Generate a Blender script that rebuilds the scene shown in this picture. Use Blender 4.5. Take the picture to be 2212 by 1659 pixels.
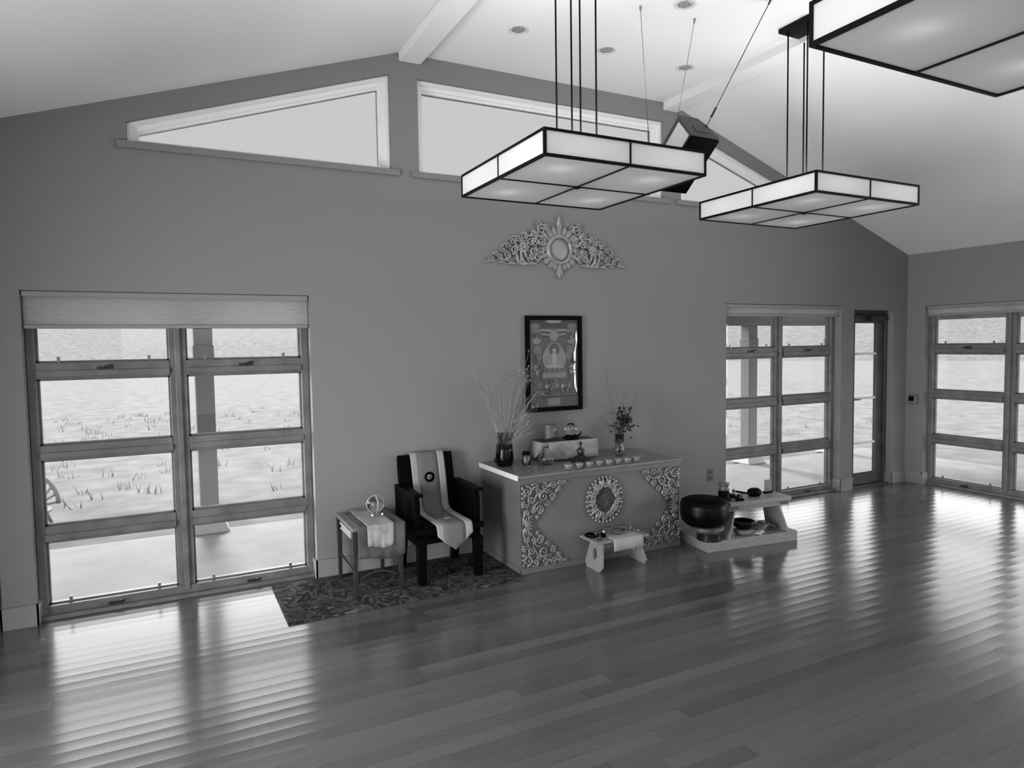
import bpy, bmesh, math, random
from mathutils import Vector, Matrix
PI = math.pi
for o in list(bpy.data.objects): bpy.data.objects.remove(o)
sc = bpy.context.scene
COL = sc.collection
RND = random.Random(7)

# ------------------------------------------------------------------ camera
YAW, PITCH, ROLL, FPX = .472, .058, -.015, 1464.5
fwd0 = Vector((math.sin(YAW), math.cos(YAW), 0)); right0 = Vector((math.cos(YAW), -math.sin(YAW), 0)); up0 = Vector((0, 0, 1))
F3 = fwd0 * math.cos(PITCH) - up0 * math.sin(PITCH)
U2 = up0 * math.cos(PITCH) + fwd0 * math.sin(PITCH)
R3 = right0 * math.cos(ROLL) + U2 * math.sin(ROLL)
U3 = U2 * math.cos(ROLL) - right0 * math.sin(ROLL)
cd = bpy.data.cameras.new('camera'); cam = bpy.data.objects.new('camera', cd); COL.objects.link(cam)
m = Matrix((R3, U3, -F3)).transposed().to_4x4(); m.translation = Vector((-.569, -5.070, 1.712))
cam.matrix_world = m
cd.sensor_fit = 'HORIZONTAL'; cd.sensor_width = 36; cd.lens = 36 * FPX / 2212; cd.clip_start = .05; cd.clip_end = 500
sc.camera = cam

# ------------------------------------------------------------------ light and exposure
sc.view_settings.view_transform = 'Standard'; sc.view_settings.look = 'None'
sc.view_settings.gamma = 1; sc.view_settings.use_curve_mapping = False
sc.view_settings.exposure = -0.14
SKY, SUN, UPFILL, DOWN, REAR, LEFT, RIGHT, WIN = 3.6, 8.0, 13.0, .6, .6, 260.0, 76.0, 15.0
w = bpy.data.worlds.new('overcast_sky'); sc.world = w; w.use_nodes = True
nt = w.node_tree; nt.nodes.clear()
out = nt.nodes.new('ShaderNodeOutputWorld'); bg = nt.nodes.new('ShaderNodeBackground')
tc = nt.nodes.new('ShaderNodeTexCoord'); sx = nt.nodes.new('ShaderNodeSeparateXYZ')
rp = nt.nodes.new('ShaderNodeValToRGB')
rp.color_ramp.elements[0].position = 0.0; rp.color_ramp.elements[0].color = (.28, .28, .28, 1)
rp.color_ramp.elements[1].position = 0.06; rp.color_ramp.elements[1].color = (1, 1, 1, 1)
nt.links.new(tc.outputs['Generated'], sx.inputs[0]); nt.links.new(sx.outputs['Z'], rp.inputs[0])
nt.links.new(rp.outputs[0], bg.inputs[0]); bg.inputs[1].default_value = SKY
nt.links.new(bg.outputs[0], out.inputs[0])
sl = bpy.data.lights.new('sun', 'SUN'); sl.energy = SUN; sl.angle = math.radians(14)
so = bpy.data.objects.new('sun', sl); COL.objects.link(so)
so.rotation_mode = 'QUATERNION'
so.rotation_quaternion = Vector((-.04, -.74, -.67)).to_track_quat('-Z', 'Y')
def area(name, loc, d, sxz, syz, e, spread=180):
    l = bpy.data.lights.new(name, 'AREA'); l.shape = 'RECTANGLE'; l.size = sxz; l.size_y = syz; l.energy = e; l.spread = math.radians(spread)
    o = bpy.data.objects.new(name, l); COL.objects.link(o); o.location = loc
    o.rotation_mode = 'QUATERNION'; o.rotation_quaternion = Vector(d).to_track_quat('-Z', 'Y'); return o
# daylight standing outside the windows of the rear wall and the side walls behind the camera
area('daylight_rear', (.4, -9.9, 1.4), (0, 1, .25), 3.4, 2.0, REAR)
area('daylight_rear', (4.6, -9.9, 1.4), (0, 1, .25), 3.4, 2.0, REAR)

for yy, k in ((-2.55, 1.), (-6.05, .3)): area('daylight_left', (-2.75, yy, 1.1), (1, .05, -.02), 1.6, 1.9, LEFT * k, 140)
for yy, k in ((-3.50, 1.), (-6.05, .4)): area('daylight_right', (7.65, yy, 1.1), (-1, .25, .36), 1.6, 1.9, RIGHT * k, 110)
area('left_window_fill', (-1.55, .95, 1.15), (3.25, -1.35, -.55), 1.1, 1.5, WIN, 55)  # unseen lamp added outside the left window to light the altar side

# ------------------------------------------------------------------ materials
def lin(s): return s / 12.92 if s <= .04045 else ((s + .055) / 1.055) ** 2.4
MATS = {}
def mat(name, g, rough=.5, metal=0., spec=.5, noise=0., nscale=20., bump=0., bscale=60., trans=0., ior=1.5, stretch=None, coat=0.):
    if name in MATS: return MATS[name]
    m = bpy.data.materials.new(name); m.use_nodes = True; n = m.node_tree.nodes; L = m.node_tree.links
    b = n['Principled BSDF']; v = lin(g)
    b.inputs['Base Color'].default_value = (v, v, v, 1); b.inputs['Roughness'].default_value = rough
    b.inputs['Metallic'].default_value = metal; b.inputs['IOR'].default_value = ior
    b.inputs['Specular IOR Level'].default_value = spec
    if trans: b.inputs['Transmission Weight'].default_value = trans
    if coat: b.inputs['Coat Weight'].default_value = coat
    if noise or bump:
        t = n.new('ShaderNodeTexCoord'); mp = n.new('ShaderNodeMapping'); L.new(t.outputs['Object'], mp.inputs[0])
        if stretch: mp.inputs['Scale'].default_value = stretch
    if noise:
        nz = n.new('ShaderNodeTexNoise'); nz.inputs['Scale'].default_value = nscale; nz.inputs['Detail'].default_value = 5
        L.new(mp.outputs[0], nz.inputs[0]); r = n.new('ShaderNodeValToRGB')
        lo, hi = lin(max(0, g - noise)), lin(min(1, g + noise))
        r.color_ramp.elements[0].position = .3; r.color_ramp.elements[1].position = .7
        r.color_ramp.elements[0].color = (lo, lo, lo, 1); r.color_ramp.elements[1].color = (hi, hi, hi, 1)
        L.new(nz.outputs[0], r.inputs[0]); L.new(r.outputs[0], b.inputs['Base Color'])
    if bump:
        nb = n.new('ShaderNodeTexNoise'); nb.inputs['Scale'].default_value = bscale; nb.inputs['Detail'].default_value = 4
        L.new(mp.outputs[0], nb.inputs[0]); bp = n.new('ShaderNodeBump'); bp.inputs['Strength'].default_value = bump
        bp.inputs['Distance'].default_value = .01; L.new(nb.outputs[0], bp.inputs['Height']); L.new(bp.outputs[0], b.inputs['Normal'])
    MATS[name] = m; return m
def glass_pane(name, tint, refl=.06):
    m = bpy.data.materials.new(name); m.use_nodes = True; n = m.node_tree.nodes; L = m.node_tree.links; n.clear()
    o = n.new('ShaderNodeOutputMaterial'); t = n.new('ShaderNodeBsdfTransparent'); g = n.new('ShaderNodeBsdfGlossy'); x = n.new('ShaderNodeMixShader')
    t.inputs[0].default_value = (tint, tint, tint, 1); g.inputs['Roughness'].default_value = .02
    x.inputs[0].default_value = refl; L.new(t.outputs[0], x.inputs[1]); L.new(g.outputs[0], x.inputs[2]); L.new(x.outputs[0], o.inputs[0])
    MATS[name] = m; return m
def frosted(name, g, tr):
    m = bpy.data.materials.new(name); m.use_nodes = True; n = m.node_tree.nodes; L = m.node_tree.links; n.clear()
    o = n.new('ShaderNodeOutputMaterial'); t = n.new('ShaderNodeBsdfTranslucent'); d = n.new('ShaderNodeBsdfDiffuse'); x = n.new('ShaderNodeMixShader')
    v = lin(g); t.inputs[0].default_value = (v, v, v, 1); d.inputs[0].default_value = (v, v, v, 1)
    x.inputs[0].default_value = tr; L.new(d.outputs[0], x.inputs[1]); L.new(t.outputs[0], x.inputs[2]); L.new(x.outputs[0], o.inputs[0])
    MATS[name] = m; return m

M_wall = mat('painted_wall', .505, .85, bump=.08, bscale=90)
M_ceil = mat('painted_ceiling', .93, .9, bump=.05, bscale=90)
M_beam = mat('painted_beam', .92, .7)
M_base = mat('painted_baseboard', .54, .5)
M_frame = mat('stained_window_wood', .41, .45, noise=.05, nscale=8, stretch=(1, 1, 1))
M_door = mat('dark_door_wood', .24, .4, noise=.04, nscale=8)
M_whitetrim = mat('white_window_trim', .95, .5)
M_clear = glass_pane('clear_glass', .98, .035)
M_dimglass = glass_pane('sky_dimming_glass', .425, .02)  # tint added to hold down the sky seen through the clerestories
M_black = mat('black_metal', .03, .45, spec=.12)
M_blackmatte = mat('black_leather', .012, .6, spec=.05)
M_blackwood = mat('black_wood', .012, .5, spec=.06)
M_frost = frosted('frosted_panel', .85, .5)
M_frost_lit = frosted('frosted_lit_side', .97, .55)  # paler copy of the frosted panel, for the light on the sides
M_metal = mat('brushed_metal', .55, .35, metal=.9)
M_gilt = mat('silvered_carving', .52, .3, metal=.3, noise=.08, nscale=30)
M_crest = mat('silvered_crest', .60, .36, metal=.3, noise=.06, nscale=30)
M_giltd = mat('carved_ground', .29, .55, metal=.1, noise=.06, nscale=40)
M_mirror = mat('mirror_glass', .62, .5, metal=.3)
M_altar = mat('painted_altar', .38, .42, noise=.02, nscale=5)
M_wood = mat('pale_bench_wood', .50, .5, noise=.04, nscale=12, stretch=(1, 8, 8))
M_fab1 = mat('light_cloth', .60, .9, bump=.15, bscale=200)
M_fab2 = mat('mid_grey_cloth', .40, .9, bump=.15, bscale=200)
M_fab3 = mat('dark_grey_cloth', .29, .85, noise=.06, nscale=9)
M_fab4 = mat('patterned_cloth', .55, .85, noise=.08, nscale=14)
M_white = mat('white_porcelain', .85, .25)
M_twood = mat('dark_table_wood', .15, .4, noise=.03, nscale=10)
M_crystal = mat('crystal', .95, .03, trans=1., ior=1.45)
M_stem = mat('dried_stem', .58, .8)
M_stem2 = mat('dark_stem', .22, .8)
M_leaf = mat('dark_flower', .10, .8)
M_ext = mat('outdoor_post', .58, .8)
M_conc = mat('patio_concrete', .42, .8, noise=.03, nscale=3)
M_ground = mat('sunlit_ground', .34, 1., noise=.05, nscale=2.5)
M_grass = mat('pale_grass', .50, 1.)
M_wicker = mat('outdoor_wicker', .55, .8)
M_blind = frosted('shade_fabric', .86, .5)
M_dark = mat('dark_metal', .20, .4, metal=.5)

def floor_mat():
    m = bpy.data.materials.new('plank_floor'); m.use_nodes = True; n = m.node_tree.nodes; L = m.node_tree.links
    b = n['Principled BSDF']; b.inputs['IOR'].default_value = 2.15
    tcn = n.new('ShaderNodeTexCoord'); s = n.new('ShaderNodeSeparateXYZ'); L.new(tcn.outputs['Object'], s.inputs[0])
    def mth(op, a, b_=None, c=None):
        k = n.new('ShaderNodeMath'); k.operation = op
        for i, v in enumerate((a, b_, c)):
            if v is None: continue
            if isinstance(v, (int, float)): k.inputs[i].default_value = v
            else: L.new(v, k.inputs[i])
        return k.outputs[0]
    W_ = .089
    yd = mth('DIVIDE', s.outputs['Y'], W_); row = mth('FLOOR', yd); fr = mth('SUBTRACT', yd, row)
    wn = n.new('ShaderNodeTexWhiteNoise'); wn.noise_dimensions = '1D'; L.new(row, wn.inputs['W'])
    xo = mth('MULTIPLY_ADD', wn.outputs['Value'], 7.3, s.outputs['X']); xd = mth('DIVIDE', xo, 1.85); colm = mth('FLOOR', xd); fx = mth('SUBTRACT', xd, colm)
    cmb = n.new('ShaderNodeCombineXYZ'); L.new(row, cmb.inputs[0]); L.new(colm, cmb.inputs[1])
    w2 = n.new('ShaderNodeTexWhiteNoise'); w2.noise_dimensions = '2D'; L.new(cmb.outputs[0], w2.inputs['Vector'])
    mp = n.new('ShaderNodeMapping'); mp.inputs['Scale'].default_value = (1.5, 26, 1); L.new(tcn.outputs['Object'], mp.inputs[0])
    g = n.new('ShaderNodeTexNoise'); g.inputs['Scale'].default_value = 2.2; g.inputs['Detail'].default_value = 6; L.new(mp.outputs[0], g.inputs[0])
    tone = mth('MULTIPLY_ADD', w2.outputs['Value'], .044, .044)
    tone = mth('MULTIPLY_ADD', g.outputs[0], .034, tone)
    # seams
    e1 = mth('LESS_THAN', fr, .022); e2 = mth('LESS_THAN', fx, .0012); seam = mth('MAXIMUM', e1, e2)
    tone = mth('MULTIPLY', tone, mth('MULTIPLY_ADD', seam, -.55, 1.0))
    cc = n.new('ShaderNodeCombineXYZ')
    for i in range(3): L.new(tone, cc.inputs[i])
    L.new(cc.outputs[0], b.inputs['Base Color'])
    # cupped boards: each one a shallow trough with its own slight tilt
    c = mth('SUBTRACT', fr, .5); cup = mth('MULTIPLY', mth('MULTIPLY', c, c), .0026)
    tilt = mth('MULTIPLY', mth('SUBTRACT', w2.outputs['Value'], .5), .0009); h = mth('MULTIPLY_ADD', c, tilt, cup)
    h = mth('MULTIPLY_ADD', g.outputs[0], .0002, h)
    bp = n.new('ShaderNodeBump'); bp.inputs['Strength'].default_value = 1; bp.inputs['Distance'].default_value = 1.
    L.new(h, bp.inputs['Height']); L.new(bp.outputs[0], b.inputs['Normal'])
    b.inputs['Roughness'].default_value = .20
    return m
M_floor = floor_mat()

def rug_mat():
    m = bpy.data.materials.new('patterned_rug'); m.use_nodes = True; n = m.node_tree.nodes; L = m.node_tree.links
    b = n['Principled BSDF']; b.inputs['Roughness'].default_value = .95; b.inputs['Specular IOR Level'].default_value = .1
    t = n.new('ShaderNodeTexCoord')
    nz = n.new('ShaderNodeTexNoise'); nz.inputs['Scale'].default_value = 4.6; nz.inputs['Detail'].default_value = 2.5; nz.inputs['Distortion'].default_value = 1.3
    L.new(t.outputs['Object'], nz.inputs[0])
    r = n.new('ShaderNodeValToRGB'); e = r.color_ramp.elements
    def c(g): v = lin(g); return (v, v, v, 1)
    e[0].position = .0; e[0].color = c(.10); e[1].position = .40; e[1].color = c(.13)
    for p, g in ((.42, .34), (.445, .20), (.50, .15), (.505, .40), (.53, .27), (.60, .24), (.61, .07), (.64, .22)):
        k = e.new(p); k.color = c(g)
    L.new(nz.outputs[0], r.inputs[0])
    v2 = n.new('ShaderNodeTexVoronoi'); v2.inputs['Scale'].default_value = 14; L.new(t.outputs['Object'], v2.inputs[0])
    r2 = n.new('ShaderNodeValToRGB'); e = r2.color_ramp.elements; e[0].position = .12; e[0].color = c(.16); e[1].position = .2; e[1].color = (1, 1, 1, 1)
    k = e.new(.155); k.color = (1, 1, 1, 1)
    L.new(v2.outputs['Distance'], r2.inputs[0])
    mx = n.new('ShaderNodeMix'); mx.data_type = 'RGBA'; mx.blend_type = 'MULTIPLY'; mx.inputs[0].default_value = .8
    L.new(r.outputs[0], mx.inputs[6]); L.new(r2.outputs[0], mx.inputs[7]); L.new(mx.outputs[2], b.inputs['Base Color'])
    return m
M_rug = rug_mat()

# ------------------------------------------------------------------ mesh building
class MB:
    def __init__(s): s.bm = bmesh.new(); s.mi = 0
    def _f(s, vs):
        try:
            f = s.bm.faces.new(vs); f.material_index = s.mi; f.smooth = False; return f
        except ValueError: return None
    def box(s, x0, x1, y0, y1, z0, z1, M=None):
        return s.hexa([(x0, y0, z0), (x1, y0, z0), (x1, y1, z0), (x0, y1, z0), (x0, y0, z1), (x1, y0, z1), (x1, y1, z1), (x0, y1, z1)], M)
    def hexa(s, p, M=None):
        v = [s.bm.verts.new(M @ Vector(q) if M else Vector(q)) for q in p]
        for f in ((3, 2, 1, 0), (4, 5, 6, 7), (0, 1, 5, 4), (1, 2, 6, 5), (2, 3, 7, 6), (3, 0, 4, 7)): s._f([v[i] for i in f])
        return s
    def prism(s, pts, d, M=None):       # polygon pts (3-D) extruded by vector d
        a = [Vector(p) for p in pts]; d = Vector(d)
        A = [s.bm.verts.new(M @ p if M else p) for p in a]; B = [s.bm.verts.new(M @ (p + d) if M else p + d) for p in a]
        n = len(a); s._f(A[::-1]); s._f(B)
        for i in range(n): s._f([A[i], A[(i + 1) % n], B[(i + 1) % n], B[i]])
        return s
    def tube(s, pts, rad, seg=8, flat=1., nrm=None, cap=True, smooth=True):
        pts = [Vector(p) for p in pts]; n = len(pts)
        if isinstance(rad, (int, float)): rad = [rad] * n
        rings = []; ref = None
        for i in range(n):
            t = (pts[min(i + 1, n - 1)] - pts[max(i - 1, 0)]); t = t.normalized() if t.length > 1e-9 else Vector((0, 0, 1))
            if nrm is not None: a = Vector(nrm)
            else:
                a = ref if ref is not None else (Vector((0, 0, 1)) if abs(t.z) < .9 else Vector((1, 0, 0)))
            a = (a - t * a.dot(t)); a = a.normalized() if a.length > 1e-6 else t.orthogonal().normalized()
            ref = a; b = t.cross(a)
            rings.append([s.bm.verts.new(pts[i] + (a * math.cos(2 * PI * k / seg) * flat + b * math.sin(2 * PI * k / seg)) * rad[i]) for k in range(seg)])
        for i in range(n - 1):
            for k in range(seg):
                f = s._f([rings[i][k], rings[i][(k + 1) % seg], rings[i + 1][(k + 1) % seg], rings[i + 1][k]])
                if f and smooth: f.smooth = True
        if cap: s._f(rings[0][::-1]); s._f(rings[-1])
        return s
    def lathe(s, prof, c=(0, 0, 0), seg=24, M=None, smooth=True, sy=1.):   # prof: (r, z)
        c = Vector(c); rings = []
        for r, z in prof:
            if r < 1e-6: rings.append([s.bm.verts.new((M @ Vector((0, 0, z)) if M else Vector((0, 0, z))) + c)])
            else:
                q = []
                for k in range(seg):
                    p = Vector((r * math.cos(2 * PI * k / seg), sy * r * math.sin(2 * PI * k / seg), z)); q.append(s.bm.verts.new((M @ p if M else p) + c))
                rings.append(q)
        for A, B in zip(rings, rings[1:]):
            for k in range(seg):
                a = [A[k % len(A)], A[(k + 1) % len(A)], B[(k + 1) % len(B)], B[k % len(B)]]
                u = []
                for v in a:
                    if v not in u: u.append(v)
                if len(u) > 2:
                    f = s._f(u)
                    if f and smooth: f.smooth = True
        if len(rings[0]) > 1: s._f(rings[0][::-1])
        if len(rings[-1]) > 1: s._f(rings[-1])
        return s
    def ball(s, c, r, seg=12, sz=1.):
        return s.lathe([(r * math.sin(PI * i / (seg // 2)), -r * sz * math.cos(PI * i / (seg // 2))) for i in range(seg // 2 + 1)], c, seg)
    def strip(s, rows, th=.004):         # grid of points made into a sheet with thickness along given normals approx
        R_ = [[s.bm.verts.new(Vector(p)) for p in r] for r in rows]
        for a, b in zip(R_, R_[1:]):
            for k in range(len(a) - 1):
                f = s._f([a[k], a[k + 1], b[k + 1], b[k]])
                if f: f.smooth = True
        return s
    def build(s, name, mats, parent=None, bevel=0, solid=0, bseg=2):
        bm = s.bm
        bmesh.ops.recalc_face_normals(bm, faces=bm.faces)
        if bevel:
            ed = [e for e in bm.edges if len(e.link_faces) == 2 and e.calc_face_angle(0) > .5]
            bmesh.ops.bevel(bm, geom=ed, offset=bevel, segments=bseg, affect='EDGES', profile=.5, clamp_overlap=True)
        me = bpy.data.meshes.new(name); bm.to_mesh(me); bm.free()
        for q in (mats if isinstance(mats, (list, tuple)) else [mats]): me.materials.append(q)
        o = bpy.data.objects.new(name, me); COL.objects.link(o)
        if solid:
            sm = o.modifiers.new('thickness', 'SOLIDIFY'); sm.thickness = solid; sm.offset = 0
        if parent is not None:
            o.parent = parent; o.matrix_parent_inverse = Matrix.Translation(-parent.location)
            if parent.rotation_euler.z: o.matrix_parent_inverse = Matrix.Identity(4)
        return o
def tag(o, label=None, cat=None, group=None, kind=None):
    if label: o['label'] = label
    if cat: o['category'] = cat
    if group: o['group'] = group
    if kind: o['kind'] = kind
    return o
def thing(name, label, cat, loc=(0, 0, 0), group=None, kind=None):
    o = bpy.data.objects.new(name, None); COL.objects.link(o); o.location = loc; o.empty_display_size = .05
    return tag(o, label, cat, group, kind)
def child(o, p):
    o.parent = p; o.matrix_parent_inverse = Matrix.Identity(4); return o
# parts are modelled in world coordinates; the parent inverse is a plain offset
def root(name, loc, kind='structure'):
    o = bpy.data.objects.new(name, None); COL.objects.link(o); o.location = loc; o['kind'] = kind; o.empty_display_size = .05; return o

# ------------------------------------------------------------------ room shell
XL, XR, YB, TH = -2.42, 7.316, -9.6, .2
FL, FR, ZF = 1.10, 3.74, 3.935
def zc(x):
    if x < FL: return ZF - .331 * (FL - x)
    if x > FR: return ZF - .345 * (x - FR)
    return ZF
MB().box(XL - .3, XR + .3, YB - .3, .22, -.12, 0).build('floor', M_floor)['kind'] = 'structure'
b = MB()
T = .25
prof = [(XL - .3, zc(XL - .3)), (FL, ZF), (FR, ZF), (XR + .3, zc(XR + .3))]
b.prism([(x, .2, z) for x, z in prof] + [(x, .2, z + T) for x, z in prof[::-1]], (0, YB - .4, 0))
b.build('ceiling', M_ceil)['kind'] = 'structure'

def wall_strips(mb, xs, holes, top, y0, y1, swap=False):
    xs = sorted(xs)
    for a, c in zip(xs, xs[1:]):
        if c - a < 1e-5: continue
        mid = (a + c) / 2; hs = sorted([h for h in holes if h[0] - 1e-6 <= a and c <= h[1] + 1e-6], key=lambda h: h[2](mid))
        cur = lambda x: 0.
        segs = []
        for h in hs:
            if h[2](mid) > cur(mid) + 1e-4: segs.append((cur, h[2]))
            cur = h[3]
        segs.append((cur, top))
        for lo, hi in segs:
            p = []
            for f in (lo, hi):
                for x, y in ((a, y0), (c, y0), (c, y1), (a, y1)):
                    z = f(x); p.append((y, x, z) if swap else (x, y, z))
            mb.hexa(p)
cst = lambda v: (lambda x: v)
WT = 2.09
LW, RW, DR, DL = (-1.347, .377), (4.432, 6.150), (6.357, 7.060), (-2.18, -1.522)
CB = 3.055
c1 = (-.733, 1.020); c2 = (1.240, 3.640); c3 = (3.850, 5.610)
def ct1(x): return 3.179 + (3.763 - 3.179) * (x - c1[0]) / (c1[1] - c1[0])
def ct3(x): return 3.763 - (3.763 - 3.179) * (x - c3[0]) / (c3[1] - c3[0])
holes = [(LW[0], LW[1], cst(0), cst(WT)), (RW[0], RW[1], cst(0), cst(WT)), (DR[0], DR[1], cst(0), cst(2.045)), (DL[0], DL[1], cst(0), cst(2.045)),
         (c1[0], c1[1], cst(CB), ct1), (c2[0], c2[1], cst(CB), cst(3.763)), (c3[0], c3[1], cst(CB), ct3)]
xs = [XL - .2, XR + .2, FL, FR] + [v for h in holes for v in h[:2]]
b = MB(); wall_strips(b, xs, holes, lambda x: zc(x) + .02, 0, TH); b.build('wall_front', M_wall)['kind'] = 'structure'
# right wall
zr = zc(XR)
RWY = [(-1.93, -.215), (-4.35, -2.63), (-6.9, -5.2)]
hr = [(a, c, cst(0), cst(WT)) for a, c in RWY]
b = MB(); wall_strips(b, [0, YB] + [v for h in hr for v in h[:2]], hr, cst(zr + .05), XR, XR + TH, True); b.build('wall_right', M_wall)['kind'] = 'structure'
hl = [(-3.4, -1.7, cst(0), cst(WT)), (-6.9, -5.2, cst(0), cst(WT))]
b = MB(); wall_strips(b, [0, YB] + [v for h in hl for v in h[:2]], hl, cst(zc(XL) + .05), XL - TH, XL, True); b.build('wall_left', M_wall)['kind'] = 'structure'
hb = [(-1.3, 2.1, cst(.4), cst(2.4)), (2.9, 6.3, cst(.4), cst(2.4))]
b = MB(); wall_strips(b, [XL - .2, XR + .2, FL, FR] + [v for h in hb for v in h[:2]], hb, lambda x: zc(x) + .02, YB - TH, YB); b.build('wall_rear', M_wall)['kind'] = 'structure'
# beams
MB().box(1.095, 1.270, YB, -.001, 3.870, 3.97).build('trim_1', M_beam, bevel=.006)['kind'] = 'structure'
MB().box(3.635, 3.805, YB, -.001, 3.862, 3.97).build('trim_2', M_beam, bevel=.006)['kind'] = 'structure'
# baseboards, wrapping a little into the reveals
def base_front(segs):
    b = MB()
    for a, c in segs:
        b.box(a, c, -.014, -.0005, 0, .115); b.box(a - .006 if 0 else a, c, -.019, -.0005, .115, .137)
    return b
b = base_front([(DL[1] - .012, LW[0] + .012), (LW[1] - .012, 1.70), (3.25, RW[0] + .012), (RW[1] - .012, DR[0] + .012), (DR[1] - .012, XR - .0005)])
for x, s in ((LW[0], 1), (DL[1], -1), (LW[1], -1), (RW[0], 1), (RW[1], -1), (DR[0], 1), (DR[1], -1)):
    x0, x1 = sorted((x + .0005 * s, x + .014 * s)); b.box(x0, x1, -.014, .085, 0, .115)
    x0, x1 = sorted((x + .0005 * s, x + .019 * s)); b.box(x0, x1, -.019, .085, .115, .137)
b.build('baseboard_front', M_base)['kind'] = 'structure'
b = MB()
for a, c in ((RWY[0][1] - .012, -.02), (RWY[1][1] - .012, RWY[0][0] + .012), (RWY[2][1], RWY[1][0])):
    b.box(XR - .014, XR - .0005, a, c, 0, .115); b.box(XR - .019, XR - .0005, a, c, .115, .137)
b.box(XR - .019, XR + .085, RWY[0][1] - .019, RWY[0][1] - .0005, .0, .137)
b.build('baseboard_right', M_base)['kind'] = 'structure'

# ------------------------------------------------------------------ windows
def big_window(n, w0, T_, shade, latches=True, frame_mat=None, glass=M_clear):
    """T_: matrix from local (u along wall, d depth outwards, z) to world; opening u 0..1.72"""
    fm = frame_mat or M_frame
    W_ = w0; r = root('window_%d' % n, T_ @ Vector((W_ / 2, .12, 0)))
    u0, u1 = .003, W_ - .003
    g1 = (.050, .802); g2 = (.905, W_ - .055)
    rows = [(.078, .490), (.593, 1.017), (1.113, 1.537), (1.640, 2.035)]
    b = MB(); D0, D1 = .085, .165
    b.box(u0, g1[0], D0, D1, .0, WT - .003, T_); b.box(g2[1], u1, D0, D1, .0, WT - .003, T_)
    b.box(g1[0], g2[1], D0, D1, rows[3][1], WT - .003, T_); b.box(g1[0], g2[1], D0, D1, 0, rows[0][0], T_)
    b.box(u0, u1, D0 - .045, D0, 0.0, .028, T_)
    b.build('frame', fm, r, bevel=.004)
    b = MB(); b.box(g1[1], g2[0], D0 + .012, D1, rows[0][0], rows[3][1], T_)
    b.box(g1[1] + .035, g2[0] - .035, D0 - .014, D0 + .012, .05, rows[3][1], T_)
    b.build('mullion', fm, r, bevel=.003)
    for i in range(3):
        b = MB()
        for g in (g1, g2):
            b.box(g[0], g[1], D0 + .004, D1, rows[i][1], rows[i + 1][0], T_)
            b.box(g[0], g[1], D0 - .012, D0 + .004, rows[i][1] + .014, rows[i][1] + .052, T_)
        b.build('transom', fm, r, bevel=.003)
    for g in (g1, g2):
        for i, (a, c) in enumerate(rows):
            b = MB(); b.box(g[0] - .004, g[1] + .004, .136, .141, a - .004, c + .004, T_); b.build('pane', glass, r)
            b = MB()
            s_ = .012
            b.box(g[0], g[0] + s_, .122, .155, a, c, T_); b.box(g[1] - s_, g[1], .122, .155, a, c, T_)
            b.box(g[0], g[1], .122, .155, a, a + s_, T_); b.box(g[0], g[1], .122, .155, c - s_, c, T_)
            b.build('glazing_bead', fm, r)
        if latches:
            for zz in (rows[0][0] - .012, rows[3][0] - .012):
                for uu in (g[0] + .12, g[1] - .12):
                    MB().box(uu - .009, uu + .009, .112, .122, zz - .01, zz + .05, T_).build('sash_latch', M_metal, r)
                uc = (g[0] + g[1]) / 2
                b = MB(); b.box(uc - .045, uc + .045, D0 - .006, D0 + .02, zz - .035, zz - .018, T_)
                b.tube([T_ @ Vector(q) for q in ((uc, D0 - .012, zz - .02), (uc + .01, D0 - .03, zz - .012), (uc + .05, D0 - .034, zz - .008))], .005, 6)
                b.build('crank_handle', M_dark, r)
    return r
T_front = lambda x: Matrix.Translation((x, 0, 0))
def T_right(y):        # u runs towards the camera (−y), depth outwards (+x)
    return Matrix(((0, 1, 0, XR), (-1, 0, 0, y), (0, 0, 1, 0), (0, 0, 0, 1)))
def T_left(y):
    return Matrix(((0, -1, 0, XL), (1, 0, 0, y), (0, 0, 1, 0), (0, 0, 0, 1)))
big_window(1, LW[1] - LW[0], T_front(LW[0]), 0)
big_window(2, RW[1] - RW[0], T_front(RW[0]), 0)
for i, (a, c) in enumerate(RWY): big_window(3 + i, c - a, T_right(c), 0, latches=(i == 0))
for i, h in enumerate(hl): big_window(9 + i, h[1] - h[0], T_left(h[0]), 0, latches=False)

def clerestory(n, c, top, zl, zr_):
    r = root('window_%d' % n, ((c[0] + c[1]) / 2, .12, CB))
    x0, x1 = c[0] + .002, c[1] - .002
    zb = CB + .002
    def ring(mb, d, o_, y0, y1):       # frame ring between inset d and d+o_
        def pts(i):
            sl = (top(x1) - top(x0)) / (x1 - x0); k = math.sqrt(1 + sl * sl)
            f = lambda x: top(x) - .002 - i * k
            return [(x0 + i, zb + i * .55), (x1 - i, zb + i * .55), (x1 - i, f(x1 - i)), (x0 + i, f(x0 + i))]
        A, B = pts(d), pts(d + o_)
        for k in range(4):
            q = [A[k], A[(k + 1) % 4], B[(k + 1) % 4], B[k]]
            mb.prism([(x, y0, z) for x, z in q], (0, y1 - y0, 0))
        return pts(d + o_)
    b = MB(); ring(b, .0, .022, .03, .17); b.build('casing', M_whitetrim, r)
    b = MB(); P_ = ring(b, .022, .028, .075, .165); b.build('frame', M_whitetrim, r)
    b = MB(); P2 = ring(b, .050, .016, .10, .15); b.build('glazing_bead', M_whitetrim, r)
    b = MB(); b.prism([(x, .12, z) for x, z in P2], (0, .006, 0)); b.build('pane', M_dimglass, r)
    b = MB(); b.box(c[0] - .06, c[1] + .06, -.022, -.001, CB - .045, CB - .0); b.build('window_sill', M_wall, r, bevel=.004)
clerestory(6, c1, ct1, 0, 0); clerestory(7, c2, cst(3.763), 0, 0); clerestory(8, c3, ct3, 0, 0)

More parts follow.
